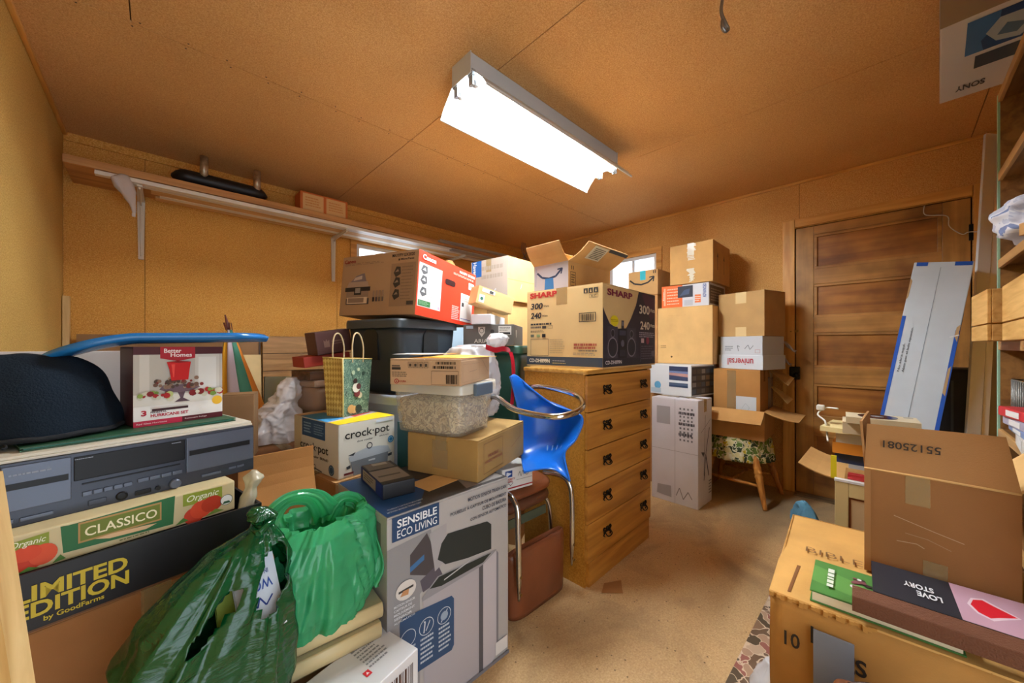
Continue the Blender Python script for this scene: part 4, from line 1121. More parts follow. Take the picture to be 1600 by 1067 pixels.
m = MB(); bin_shell(m, .262, .345, .001, .165, .90); m.build('bin', CLB, TOTE, solid=.002)
m = MB(); lid(m, .285, .375, .158, .199); m.build('lid', CLL, TOTE)
for s in (-1, 1):
    m = MB(); m.box(-.07, s * .196 - .008, .150, .05, s * .196 + .008, .196, bev=.005); m.build('latch', plain('slate_plastic', '5a6c7e', rough=.4), TOTE)
r = thing('crumpled_paper', 'crumpled cream packing paper inside the clear tote', 'paper'); r.matrix_world = TOTE.matrix_world.copy()
m = MB(); bag(m, [(0, 0, .006, .106, .140, 0), (0, 0, .03, .112, .150, 0), (0, 0, .08, .116, .154, 0), (0, 0, .125, .116, .155, 0), (.01, .0, .145, .07, .09, 0)], amp=.010, f=34, seed=51, n=110, nv=60, sq=7); m.build('sheets', pattern('cream_paper', 'blotch', ['a8967a', 'cbbb9b', '8f8070', 'd8caa8', 'b9a98c'], scale=22, rough=.8), r)
# car parts box with envelope
r, D = carton('car_part_box', 'pale tan shipping box with barcode label on the clear tote', 'box', (.745, 1.020, 1.0115), 31.6, .312, .272, .092, card('pale_tan', 'bd9d7c', var=.04), tape=None)
p = Print(r, D, 'L')
p.rect(.03, .70, .15, .76, '6a5a4c').rect(.03, .58, .16, .68, '3a332e').lines(.03, .30, .28, .52, 3, '6a5a4c', 5).disc(.10, .14, .009, '9c2a2a').disc(.10, .14, .006, 'bd9d7c').poly([(.09, .10), (.11, .10), (.10, .2)], '9c2a2a')
for k in range(4): p.frame(.27 + k * .075, .66, .33 + k * .075, .88, .001, '3a332e').rect(.285 + k * .075, .71, .315 + k * .075, .82, '4a423a')
p.frame(.60, .04, .97, .56, .001, '4a423a').done()
Print(r, D, 'L', lift=.0016).barcode(.66, .80, .93, .90).done('barcode'); Print(r, D, 'L', lift=.0016).barcode(.62, .64, .93, .74, seed=8).done('barcode'); Print(r, D, 'L', lift=.0016).barcode(.80, .08, .95, .42, seed=9).done('barcode')
text(r, D, 'L', 'ACURA', .13, .10, .24, .18, '9c2a2a', bold=.02)
p = Print(r, D, 'R'); p.frame(.04, .12, .6, .8, .001, 'a08266').stroke([(.7, .9), (.93, .35)], .0012, '4a423a').stroke([(.25, .48), (.5, .52)], .001, '6a5a4c').done()
r = thing('yellow_envelope', 'yellow padded envelope on the pale tan shipping box', 'envelope', (.86, 1.225, 1.1042), (0, 0, math.radians(24)))
m = MB(); m.grid(lambda u, v: (-.15 + .30 * u, -.12 + .22 * v, .0012 + .008 * math.sin(u * PI) * math.sin(v * PI)), 12, 8); m.build('envelope', plain('manila_yellow', 'e0a42c', rough=.6), r, solid=.0012)
bxo('flap', (-.15, .06, .011, .15, .101, .0116), plain('manila_dark', 'd0942a', rough=.6), r)
r = thing('paper_sheets', 'white paper sheets on the yellow envelope', 'paper', (.77, 1.31, 1.1165), (0, 0, math.radians(36)))
for k in range(3): bxo('sheet', (-.08 + .006 * k, -.07, .0008 * k, .08, .09 - .005 * k, .0008 * k + .0005), plain('paper_white', 'dcdcda', rough=.7), r)
# slow cooker box
r, D = carton('slow_cooker_box', 'white slow cooker box with yellow and blue top under the gift bag', 'box', (.530, 1.554, .608), 9.8, .266, .385, .222, plain('ivory_print', 'd8d4c6', rough=.5), plainbox=True)
p = Print(r, D, 'L'); p.rect(.0, .0, .18, 1, 'cdbf9a').rect(.20, .64, .73, .985, '27507c').lines(.24, .70, .42, .93, 4, '8fb0cc', 3).lines(.48, .70, .70, .93, 5, '7a9cc0', 4).disc(.86, .13, .022, '2a4a6a').ring(.86, .13, .016, .002, '9ab4c8').ring(.50, .08, .012, .003, '2a2a2e').stroke([(.34, .03), (.5, .06), (.66, .03)], .006, '55585c').done()
text(r, D, 'L', 'crock·pot', .16, .34, .80, .54, '26241f', bold=.012); text(r, D, 'L', 'slow cooker  BRAND', .32, .26, .80, .31, '26241f')
p = Print(r, D, 'R')
p.poly([(.16, .36), (.30, .43), (.46, .47), (.70, .45), (.87, .41), (.93, .27), (.19, .27)], 'aeb6bd').poly([(.19, .27), (.87, .29), (.85, .0), (.24, .0)], '73797f').ring(.52, .50, .014, .004, '2a2a2e').poly([(.15, .40), (.22, .42), (.28, .44), (.24, .38)], '3a3c40').poly([(.12, .20), (.19, .22), (.19, .16), (.13, .15)], '3a3c40').poly([(.86, .24), (.94, .26), (.94, .2), (.87, .19)], '3a3c40').rect(.5, .2, .62, .23, 'c0c4c8')
p.disc(.92, .53, .016, '2574a4').ring(.92, .53, .011, .002, 'a8d0e4').rect(.64, .92, .97, .965, 'd4dde6').rect(.08, .05, .24, .09, '6a2a2a').done()
text(r, D, 'R', 'crock·pot', .10, .66, .89, .86, '26241f', bold=.012); text(r, D, 'R', 'slow cooker', .30, .615, .58, .655, '26241f'); text(r, D, 'R', 'BRAND', .70, .63, .88, .655, '26241f')
p = Print(r, D, 'T'); p.rect(0, 0, 1, 1, 'b9b2b8').poly([(0, .0), (1, 0), (1, .34), (0, .20)], 'e6c61e').poly([(0, .24), (.35, .30), (.4, .85), (.0, .85)], '3a86b4').poly([(.5, .28), (.92, .40), (.86, .55), (.5, .4)], 'b03a34').rect(0, .85, 1, 1, 'caa878').done('top_print')
r, D = carton('hidden_carton', 'brown carton under the slow cooker box', 'box', (.51, 1.53, 0), 9.8, .28, .38, .607, KRD, tape='x')
# gift bag
r = thing('gift_bag', 'gold diamond-patterned paper gift bag with rope handles and a floral front', 'gift bag'); 
r.matrix_world = Matrix.Translation((.648, 1.775, .8315)) @ Matrix.Rotation(math.radians(22), 4, 'Z')
GD = pattern('gold_diamonds', 'diamond', ['b08a3c', 'd8bc6c'], scale=38, rough=.45)
GF = pattern('floral_green', 'blotch', ['3d5a4a', '6d8a76', '4a6a5c', '8aa48e', '2f463c'], scale=40, rough=.5)
GOLD = plain('gold_edge', 'd9c27a', rough=.4)
hb, ha, tb, ta, hh = .072, .05, .085, .062, .262
def gb(n, pts, mt): MB().slab(pts, .0015).build(n, mt, r)
B0 = [(-hb, -ha, 0), (hb, -ha, 0), (hb, ha, 0), (-hb, ha, 0)]; T0 = [(-tb, -ta, hh), (tb, -ta, hh - .006), (tb, ta, hh), (-tb, ta, hh + .004)]
gb('front_panel', [B0[0], B0[1], T0[1], T0[0]], GF); gb('back_panel', [B0[2], B0[3], T0[3], T0[2]], GD); gb('side_panel', [B0[1], B0[2], T0[2], T0[1]], GD)
m = MB(); m.slab([B0[3], B0[0], (-.074, -.056, .14), (-.066, 0, .14), (-.074, .056, .14)], .0015).slab([(-.074, .056, .14), (-.066, 0, .14), (-.074, -.056, .14), T0[0], (-.076, 0, hh), T0[3]], .0015); m.build('side_panel', GD, r)
gb('base', B0, GD)
m = MB(); m.tube([T0[0], T0[1]], .003, n=5); m.tube([B0[0], T0[0]], .0035, n=5); m.tube([T0[3], T0[0]], .003, n=5); m.build('gold_edging', GOLD, r)
m = MB(); 
def gp(u, v, e): return (-hb + u * 2 * hb + (v - .5) * .01, -ha - (ta - ha) * v - e, v * hh)
for (u, v, rr_, c) in [(.45, .48, .022, 'd8d4c8'), (.55, .50, .014, '5a2f30'), (.50, .38, .018, '6d3034'), (.62, .34, .014, 'c9bfa0'), (.40, .60, .012, '3a2a26'), (.3, .12, .02, 'b8905c'), (.42, .10, .018, 'c09a66'), (.6, .1, .02, '2a3630'), (.3, .75, .01, 'a9b89a'), (.5, .8, .008, 'c0c8a8'), (.7, .72, .01, '2f463c')]:
    m.poly([(gp(u, v, .004)[0] + rr_ * math.cos(t * PI / 6), gp(u, v, .004)[1], gp(u, v, 0)[2] + rr_ * math.sin(t * PI / 6)) for t in range(12)], ink(c))
m.build('printed_flowers', None, r)
for y in (-ta, ta):
    m = MB(); m.tube(crom([(-.03, y, hh - .02), (-.032, y, hh + .05), (-.02, y + .004, hh + .10), (0, y + .006, hh + .115), (.02, y + .004, hh + .10), (.032, y, hh + .05), (.03, y, hh - .02)]), .0035, n=7); m.build('handle', plain('rope', 'd8c49a', rough=.7), r)
# teal binder standing beside
r = thing('teal_box', 'tall teal box edge beside the slow cooker box', 'box', (.83, 1.53, 0), (0, 0, .17)); bxo('body', (-.015, -.1, 0, .02, .07, .80), plain('teal_card', '1c5f6e', rough=.5), r, bev=.003); bxo('white_edge', (.0205, -.1, 0, .028, .07, .79), plain('paper_white', ''), r)
# ------------------------------------------------------------ black tote and bins below
def tote(name, lab, M, B, A, H, body, lidm, k0=.88, cat='storage bin'):
    r = thing(name, lab, cat); r.matrix_world = M
    m = MB(); bin_shell(m, B * .94, A * .94, .001, H - .03, k0, p=.22); m.build('bin', body, r, solid=.003)
    m = MB(); lid(m, B, A, H - .045, H, p=.22); m.build('lid', lidm, r)
    return r
BT = plain('charcoal_tote', '2b343c', rough=.45); BTL = plain('charcoal_lid', '3d464e', rough=.4)
M_ = place((.845, 1.66, .913), 15, .43, .40, .37)
r = tote('black_tote', 'charcoal black plastic tote with lid under the printer box', M_, .47, .43, .37, BT, BTL)
for fc in ('L', 'R'):      # moulded grips below the lid
    D = (.405, .37, .37); o, U, W, n, lu, lv = face(D, fc, .008)
    c = o + U * lu * .5 + W * .265
    m = MB(); w_ = .055
    P = [c - U * w_ - W * .10, c - U * w_ * .95 + W * .03, c - U * w_ * .6 + W * .055, c + U * w_ * .6 + W * .055, c + U * w_ * .95 + W * .03, c + U * w_ - W * .10]
    m.slab([q + n * .004 for q in P], .016); m.build('grip', plain('charcoal_grip', '12161a', rough=.5), r)
M_ = place((.84, 1.64, .46), 15, .43, .40, .44)
tote('bluish_bin', 'cloudy bluish storage bin under the black tote', M_, .47, .43, .45, CBL, CBLL)
r = thing('folded_blanket', 'pale folded blanket inside the bluish bin', 'blanket'); r.matrix_world = M_
for k in range(3): bxo('fold', (-.17, -.16, .01 + .12 * k, .17, .16, .125 + .12 * k), plain('pale_cloth', 'b7bcc8', rough=.9), r, bev=.03)
M_ = place((.84, 1.64, 0), 15, .43, .40, .44)
tote('lower_bin', 'lower cloudy storage bin on the floor under the bluish bin', M_, .47, .43, .457, CBL, CBLL)
# ------------------------------------------------------------ printer box
r, D = carton('printer_box', 'red and tan printer box resting on the black tote', 'box', (.910, 1.625, 1.303), 19.8, .528, .538, .325, card('printer_tan', 'a98766', var=.03), tilt=(1.3, 4.5), tape='x', side_tape=False)
p = Print(r, D, 'L')
p.rect(.675, .13, .975, .81, '93755a').lines(.81, .22, .95, .77, 11, '7a604a', 4, .3)
for v in (.66, .49, .30): p.poly([(.71, v), (.74, v + .10), (.79, v + .09), (.80, v - .02), (.74, v - .07)], '3c3430').poly([(.725, v + .01), (.76, v + .06), (.775, v + .02)], '8a7666')
p.rect(.89, .15, .97, .21, '4a4038').lines(.04, .84, .63, .885, 2, '8a6c52', 6)
# printer drawing
p.rect(.09, .18, .41, .28, '4a4040').rect(.105, .195, .385, .30, 'd0b8a0').rect(.12, .21, .34, .29, '8a7262').rect(.09, .30, .40, .40, '8f7866')
p.rect(.07, .40, .42, .47, '2c2628').rect(.20, .34, .30, .49, '241f22').rect(.215, .37, .285, .455, '8d8480')
p.poly([(.09, .47), (.40, .47), (.38, .56), (.12, .56)], 'a89080').poly([(.14, .56), (.36, .56), (.33, .70), (.22, .66)], '7d6f74').poly([(.18, .58), (.30, .60), (.30, .66), (.2, .63)], 'b8a8a0')
for k, c in enumerate(('2c2628', '5a4a4a', '6a5a52', '6a5a52')): p.rect(.46 + k * .04, .22, .485 + k * .04, .40, '937a66').rect(.46 + k * .04, .22, .485 + k * .04, .29, c)
p.done()
text(r, D, 'L', 'Canon', .03, .885, .19, .945, '8c2020', bold=.03)
text(r, D, 'L', 'MAXIFY GX2020', .68, .91, .955, .96, '3a302c', bold=.014); text(r, D, 'L', 'MegaTank', .79, .845, .955, .885, '3a302c', bold=.02)
Print(r, D, 'L', lift=.003).rect(.76, .85, .78, .88, '3a302c').done('emblem')
p = Print(r, D, 'R')
p.rect(0, 0, 1, 1, 'd8391f').rect(.015, .14, .365, .815, 'd5d4d2').lines(.16, .26, .345, .78, 12, 'b0b0b0', 5, .3)
for v in (.70, .54, .36): p.poly([(.04, v), (.07, v + .09), (.13, v + .08), (.14, v - .02), (.08, v - .06)], '55575a').poly([(.06, v + .01), (.10, v + .06), (.12, v)], 'b8babc')
p.rect(.025, .155, .205, .24, '2e6b3c').lines(.035, .17, .195, .23, 3, '8ab090', 2).rect(.32, .16, .35, .2, 'c8a0b8')
p.poly([(.42, .645), (.44, .62), (.575, .62), (.60, .645), (.60, .70), (.575, .72), (.44, .72), (.42, .70)], '2c0d0c')
p.rect(.855, .68, .965, .80, 'e8e4e2').stroke([(.87, .74), (.95, .74)], .006, '6a5a58').rect(.715, .065, .95, .565, 'dcdad8').lines(.73, .42, .93, .54, 3, 'b4b0ae').rect(.74, .33, .78, .40, '2a2a2a').lines(.73, .09, .93, .13, 1, '5a5aa0', 4)
p.lines(.56, .06, .70, .31, 8, 'e0bdb4', 12, .6).lines(.55, .84, .97, .88, 2, 'e6c0b6', 3)
p.done()
text(r, D, 'R', 'Canon', .05, .875, .25, .955, 'f0ece8', bold=.03, lift=.004); text(r, D, 'R', 'MAXIFY GX2020', .66, .905, .97, .95, 'f0ece8', bold=.02, lift=.004)
# red clutter peeking beside tote
r = thing('trash_bag', 'white plastic trash bag tied with a red drawstring behind the shipping box', 'bag', (1.10, 1.425, .8100))
WBG = film('white_bag_film', 'e4e6ea', alpha=.88, rough=.25, trans=.25)
m = MB(); bag(m, [(.0, .0, .003, .10, .09, 0), (0, 0, .06, .14, .115, .2), (-.02, 0, .16, .155, .125, .3), (-.035, 0, .26, .155, .125, .4), (-.02, -.01, .33, .125, .10, .4), (.03, -.02, .345, .055, .05, .4)], amp=.03, f=12, seed=61, n=80, nv=54); m.build('sack', WBG, r)
m = MB(); bag(m, [(.085, -.07, .31, .04, .04, 0), (.095, -.08, .345, .045, .04, .3), (.10, -.085, .375, .055, .045, .5), (.095, -.08, .40, .03, .025, .5)], amp=.022, f=24, seed=63, n=44, nv=24); m.build('gathered_top', WBG, r)
RS = plain('red_plastic_strip', 'b81830', rough=.3)
m = MB(); n_ = 14
pts = crom([(-.02, -.135, .335), (.04, -.13, .32), (.09, -.135, .325), (.12, -.15, .31), (.125, -.165, .24), (.12, -.17, .14), (.115, -.165, .06)], 5)
for a, b in zip(pts, pts[1:]): m.slab([a + Vector((0, 0, .012)) if abs((b - a).z) < .01 else a + Vector((.011, 0, 0)), b + Vector((0, 0, .012)) if abs((b - a).z) < .01 else b + Vector((.011, 0, 0)), b - Vector((0, 0, .012)) if abs((b - a).z) < .01 else b - Vector((.011, 0, 0)), a - Vector((0, 0, .012)) if abs((b - a).z) < .01 else a - Vector((.011, 0, 0))], .002)
m.build('drawstring', RS, r)

# ------------------------------------------------------------ boxes behind the dresser
BTK = plain('boot_box_grey', '5a5752', rough=.6)
GT = plain('dark_green_tote', '1d4a3c', rough=.45)
M_ = place((1.50, 1.50, .62), 30, .32, .32, .52)
tote('green_tote', 'dark green plastic tote under the grey boot box', M_, .34, .36, .53, GT, GT)
r, D = carton('tote_carton', 'brown carton under the dark green tote', 'box', (1.50, 1.50, 0), 30, .31, .30, .619, KRD, tape='x')
r, D = carton('boot_box', 'grey-brown boot box with white crest beside the trash bag', 'box', (1.467, 1.503, 1.1515), 36, .34, .30, .121, BTK, plainbox=True)
p = Print(r, D, 'L')
p.poly([(.30, .88), (.44, .88), (.43, .6), (.37, .40), (.31, .6)], 'b9b5ac').ring(.37, .70, .014, .003, '5a5752').rect(.34, .80, .40, .85, '5a5752').rect(.70, .50, .95, .92, 'd0cec8').lines(.72, .68, .93, .88, 3, '6a6862').rect(.72, .52, .93, .62, '2a2a2a').rect(.06, .80, .2, .94, '9ab0bc').disc(.58, .66, .012, '2a2826')
p.done()
text(r, D, 'L', 'ARIAT', .22, .12, .56, .30, 'c9c5ba', bold=.01)
Print(r, D, 'R').poly([(.16, .74), (.30, .74), (.29, .5), (.23, .34), (.17, .5)], 'b4b0a6').ring(.23, .58, .013, .003, '5a5752').done()
r, D = carton('white_slim_box', 'slim white box on the grey boot box', 'box', (1.38, 1.60, 1.2735), 34, .34, .12, .058, plain('white_card', 'd2d6da', rough=.6), plainbox=True)
r, D = carton('beige_box', 'sloping beige box with small white labels beside the printer box', 'box', (1.310, 1.655, 1.395), -11, .25, .10, .105, card('beige', 'cdb07a', var=.05), tilt=(0, 13), tape=None)
p = Print(r, D, 'R'); p.rect(.06, .12, .2, .55, 'd8dcd6').disc(.13, .33, .010, '3a6a5a').rect(.1, .72, .45, .93, 'd8d8d2').rect(.3, .74, .4, .9, '4a4a48').done('labels')
r = thing('pale_blue_box', 'tall pale blue box standing behind the black tote', 'box', (1.55, 2.27, 0), (0, 0, .1)); bxo('body', (-.12, -.07, 0, .12, .09, 1.33), plain('pale_blue_card', 'a9c4d8', rough=.5), r, bev=.004); bxo('white_edge', (.1205, -.07, 0, .135, .09, 1.32), plain('paper_white', ''), r)
r, D = carton('lower_haul_carton', 'tan carton under the taped moving carton behind the dresser', 'box', (1.74, 1.84, 0), 5.8, .31, .35, 1.455, KR3, tape='x')
r, D = carton('moving_carton', 'tan moving carton with white side and blue sticker behind the dresser', 'box', (1.715, 1.819, 1.4565), 5.8, .309, .353, .305, KR3, tape='x')
p = Print(r, D, 'L'); p.rect(0, 0, 1, 1, 'b9aea4').rect(.02, .62, .30, 1.0, '2464b4').rect(0, .0, .04, .5, 'c8d0d8').stroke([(.1, .05), (.3, .25), (.5, .1), (.7, .3)], .01, 'cfd4da').lines(.3, .5, .9, .9, 2, 'a89c90').done()
text(r, D, 'L', 'Haven', .06, .66, .16, .98, 'e8eef4', rot=3, bold=.02)
Print(r, D, 'R').rect(0, .48, 1, .495, 'b08a54').stroke([(.45, .30), (.5, .42)], .003, 'e8e4da').done('crease')
r = thing('brown_paper', 'crumpled brown packing paper behind the printer box', 'paper', (1.55, 2.28, 1.331))
m = MB(); bag(m, [(0, 0, .0, .09, .10, 0), (0, 0, .08, .11, .12, .3), (0, 0, .22, .11, .11, .5), (.0, .0, .36, .08, .07, .6), (0, 0, .44, .03, .03, .6)], amp=.03, f=12, seed=71, n=50, nv=30); m.build('sheets', card('packing_paper', 'b98550'), r)

# ------------------------------------------------------------ dresser
DRW = board('dresser_board', 'a06a20', 'bd8430', 'd09a44', scale=150, big=2.0, rough=.35, bumpy=.04)
DRF = wood('dresser_front', 'a06722', 'c48a3a', axis='x', scale=1.6, rough=.35)
r = thing('dresser', 'golden oak five-drawer dresser with black ornate pulls', 'dresser'); D = (.687, .401, 1.034)
r.matrix_world = place((1.462, 1.003, 0), 1.4, *D)
b_, a_ = D[0] / 2, D[1] / 2
m = MB()
m.box(-b_, -a_ + .018, 0, -b_ + .018, a_, 1.012).box(b_ - .018, -a_ + .018, 0, b_, a_, 1.012).box(-b_ + .018, a_ - .006, .05, b_ - .018, a_ - .001, 1.012).box(-b_ + .018, -a_ + .03, .09, b_ - .018, a_ - .007, .1)
m.build('carcass', DRW, r)
top = bxo('top', (-b_ - .008, -a_ - .004, 1.0125, b_ + .006, a_ + .004, D[2]), wood('dresser_top', 'b07c30', 'd0a050', axis='x', rough=.3), r, bev=.006)
bxo('plinth', (-b_ + .018, -a_ + .004, 0.001, b_ - .018, -a_ + .029, .115), DRF, r)
zs = [.118, .302, .480, .655, .832, 1.008]
PUL = plain('black_pull', '17140f', rough=.35, metal=.6)
def pull_mesh():
    m = MB()
    for sx in (-1, 1):        # pierced leaf-shaped back plate with a bail
        m.lathe([(.011, 0), (.011, .003)], (sx * .022, -.001, .004), n=10, axis=RX)
        m.tube(crom([(sx * .022, -.003, .004), (sx * .036, -.004, .016), (sx * .03, -.004, .026), (sx * .018, -.004, .020)], 5), .0035, n=5)
        m.tube(crom([(sx * .02, -.003, .0), (sx * .034, -.004, -.010), (sx * .024, -.004, -.018)], 5), .003, n=5)
        m.tube([(sx * .008, -.004, .012), (sx * .004, -.004, .026)], .004, n=5)
    m.box(-.02, -.004, .0, .02, -.0005, .009)
    m.tube(crom([(-.024, -.006, .004), (-.022, -.018, -.010), (0, -.020, -.016), (.022, -.018, -.010), (.024, -.006, .004)], 5), .003, n=6)
    return m
for k in range(5):
    z0, z1 = zs[k] + .002, zs[k + 1] - .002
    d = bxo('drawer', (-b_ + .003, -a_, z0, b_ - .003, -a_ + .0175, z1), DRF, r, bev=.003)
    for x in (-.17, .235):
        pm = pull_mesh().build('pull', PUL, d); pm.location = (x, -a_ - .0005, (z0 + z1) / 2 + .006)
r = thing('cardboard_scrap', 'small torn brown scrap on the floor at the dresser foot', 'scrap', (1.54, .945, .0005)); MB().slab([(-.05, .0, .001), (.02, -.07, .001), (.10, -.015, .001), (.02, .03, .001)], .0015).build('scrap', KRD, r)
# speaker system box
r, D = carton('stereo_box', 'tan and dark purple stereo system box on the dresser', 'box', (1.573, .990, 1.0345), 2.7, .629, .490, .425, card('stereo_tan', 'cdb07c', var=.03), tape='x', tapew=.07)
p = Print(r, D, 'L')
p.rect(0, 0, 1, .02, 'bf9f68').rect(0, .02, 1, .13, '39424f')
p.frame(.06, .14, .32, .36, .002, '3a3a3a').lines(.06, .54, .38, .57, 1, '3a3a3a', 3, .8).lines(.06, .50, .22, .53, 1, '5a5450', 4, .8).rect(.23, .495, .29, .53, '3a3a3a').frame(.31, .495, .38, .53, .0016, '3a3a3a').lines(.06, .445, .28, .475, 2, '3a3a3a', 6)
p.rect(.06, .385, .11, .42, '6a6a5a').rect(.15, .385, .20, .42, '8a9a6a').rect(.23, .38, .28, .425, '2a2a2a')
for k in range(3): p.rect(.78 + k * .06, .895, .83 + k * .06, .955, '3a3834').poly([(.795 + k * .06, .905), (.815 + k * .06, .905), (.805 + k * .06, .945)], 'cdb07c')
p.frame(.85, .835, .95, .875, .0015, '3a3834').frame(.725, .555, .925, .665, .0035, '25252a').lines(.66, .265, .95, .30, 1, '9a4a3a', 8, .8).lines(.66, .23, .95, .26, 1, '9a4a3a', 9, .8).lines(.72, .20, .95, .22, 1, '6a6256', 4, .8).lines(.65, .15, .95, .19, 2, '8a8070', 5).lines(.34, .17, .55, .36, 7, 'b09a70', 5).lines(.38, .07, .58, .09, 1, '9a9aa0', 5).lines(.38, .04, .60, .06, 1, 'b0a26a', 6)
p.done()
Print(r, D, 'L', lift=.0025).barcode(.745, .57, .90, .65, '2a2a2a').done('barcode')
text(r, D, 'L', 'SHARP', .05, .90, .44, .975, 'b0322c', bold=.05); text(r, D, 'L', '300', .06, .755, .24, .835, '2a2a30', bold=.03, shear=.15); text(r, D, 'L', 'Watts', .25, .775, .33, .80, '2a2a30')
text(r, D, 'L', '240', .06, .63, .22, .71, '2a2a30', bold=.03, shear=.15); text(r, D, 'L', 'Watts', .23, .65, .31, .675, '2a2a30'); text(r, D, 'L', 'CD-DH899N', .04, .05, .34, .10, 'd8d4c4', bold=.03, lift=.003); text(r, D, 'L', 'R.C.', .87, .843, .935, .868, '3a3834')
p = Print(r, D, 'R')
p.rect(0, 0, 1, .02, 'bf9f68')
p.poly([(.0, .72), (.03, .66), (.11, .53), (.25, .48), (.39, .49), (.48, .62), (.58, .80), (.64, .99), (1.0, .99), (1.0, .02), (0, .02)], '2e2a38').poly([(.70, .96), (.78, .99), (1.0, .93), (1.0, .70), (.9, .62)], '4a2c40').poly([(.0, .12), (.0, .02), (1, .02), (1, .10)], '232430')
for u in (.155, .49):
    p.rect(u - .085, .12, u + .085, .50, '3a3844').ring(u, .25, .052, .006, '7a7884').disc(u, .25, .044, '262630').ring(u, .42, .022, .004, '6a6874').disc(u, .42, .016, '24242c')
p.rect(.25, .12, .395, .48, '1c1c24').rect(.265, .40, .38, .46, '3c3f52').disc(.322, .30, .018, '55586a').rect(.27, .14, .375, .22, '2c2e3a').rect(.30, .48, .345, .585, '33343e').rect(.305, .52, .34, .57, '6a6c78')
p.disc(.18, .57, .042, 'd9c81e', .028).lines(.12, .555, .24, .59, 2, '8a7a20')
p.rect(.68, .31, .74, .37, 'b8a0a8').disc(.82, .34, .022, '7a2a44').lines(.64, .38, .98, .46, 3, '9a96a4', 7).lines(.68, .08, .95, .28, 6, '55525e', 8).rect(.66, .05, .668, .45, '4a4854').rect(.9, .12, .97, .2, '5a5868')
p.done()
text(r, D, 'R', 'SHARP', .06, .865, .50, .945, '7c2440', bold=.035, lift=.004); text(r, D, 'R', '300', .64, .70, .86, .82, 'c9bfae', bold=.02, lift=.004); text(r, D, 'R', '240', .66, .49, .86, .60, 'c9bfae', bold=.02, lift=.004); text(r, D, 'R', 'Watts', .87, .74, .98, .79, 'c9bfae', lift=.004); text(r, D, 'R', 'Watts', .87, .53, .98, .575, 'c9bfae', lift=.004); text(r, D, 'R', 'CD-DH899N', .03, .05, .30, .095, 'd0ccd0', bold=.02, lift=.004)
# open parcel box on top
KAM = card('parcel_kraft', 'bd9460')
r, D = open_carton('open_parcel_box', 'open parcel box with spread flaps on the stereo box', 'box', (1.60, 1.22, 1.4605), 1, .42, .245, .15, KAM, {'L': (38, .12), 'R': (58, .15), 'B': (-22, .12), 'K': (55, .10)})
p = Print(r, D, 'L'); p.rect(.0, .0, 1, 1, 'b6b0b2').stroke([(.10, .72), (.25, .52), (.45, .45), (.65, .50), (.82, .74)], .012, '2c3a54').stroke([(.70, .74), (.84, .76), (.80, .56)], .008, '2c3a54').poly([(.32, 0), (.60, 0), (.58, .46), (.34, .46)], '3a74a8').stroke([(.05, .2), (.08, .9)], .006, '9a9cb0').done()
p = Print(r, D, 'R'); p.frame(.04, .1, .16, .62, .003, '3a2e22').lines(.06, .2, .14, .55, 4, '3a2e22').poly([(.06, .70), (.075, .70), (.075, .84), (.06, .84)], '3a2e22').poly([(.10, .70), (.115, .70), (.115, .84), (.10, .84)], '3a2e22').done()
fr = [c for c in r.children if c.name.startswith('flap')]
m = MB(); an = math.radians(58)
def fp(u, s, e=.006):
    return (-.21 + .42 * u, -.1225 - math.sin(an) * .15 * s - .009 * math.sin(PI * s) * math.cos(an) - e * math.cos(an), .15 + math.cos(an) * .15 * s - .009 * math.sin(PI * s) * math.sin(an) - e * math.sin(an))
m.poly([fp(.18, .35), fp(.5, .35), fp(.5, .95), fp(.18, .95)], ink('cfc9b4')); m.poly([fp(.52, .86), fp(1, .86), fp(1, .99), fp(.52, .99)], ink('2e3440'))
for k in range(7): m.poly([fp(.22, .42 + k * .07, .0064), fp(.46, .42 + k * .07, .0064), fp(.46, .45 + k * .07, .0064), fp(.22, .45 + k * .07, .0064)], ink('5a564c'))
m.build('shipping_label', None, r)

# ------------------------------------------------------------ stacked dinette chairs
CHR = plain('chrome', 'c9ccd0', rough=.12, metal=1.0)
VIN2 = plain('brown_vinyl', '7a452a', rough=.3, var=.2, vscale=5)
VIND = plain('brown_vinyl_dark', '5f3824', rough=.4)
def cushion(mb, hx, hy, z0, z1, p=.45, n=40):
    prof = [(.90, z0), (.985, z0 + (z1 - z0) * .25), (1, z0 + (z1 - z0) * .5), (.985, z0 + (z1 - z0) * .75), (.88, z1)]
    def f(u, v):
        k, z = prof[round(v * 4)]; th = u * 2 * PI; c, s = math.cos(th), math.sin(th)
        return (math.copysign(abs(c) ** p, c) * hx * k, math.copysign(abs(s) ** p, s) * hy * k, z)
    R = mb.grid(f, n, 5, closed=True); mb.bm.faces.new(R[0][::-1]); mb.bm.faces.new(R[-1])
r = thing('dinette_chair', 'brown vinyl dinette chair standing upright under the inverted chair', 'chair', (1.235, 1.34, 0))
m = MB(); cushion(m, .185, .185, .40, .455); m.build('seat', VIND, r)
for sx in (-1, 1):
    for sy in (-1, 1):
        MB().tube(crom([(sx * .12, sy * .12, .399), (sx * .165, sy * .155, .36), (sx * .178, sy * .165, .0)], 6), .011, n=8).build('leg', CHR, r)
bxo('seat_bracket', (-.15, -.172, .345, .12, -.166, .385), plain('green_grey_metal', '55604e', rough=.5, metal=.3), r)
r = thing('inverted_chair', 'brown vinyl and chrome chair turned upside down, backrest hanging to the floor', 'chair', (1.235, 1.34, .4565))
m = MB(); cushion(m, .188, .19, 0, .055); m.build('seat', VIN2, r)
m = MB()
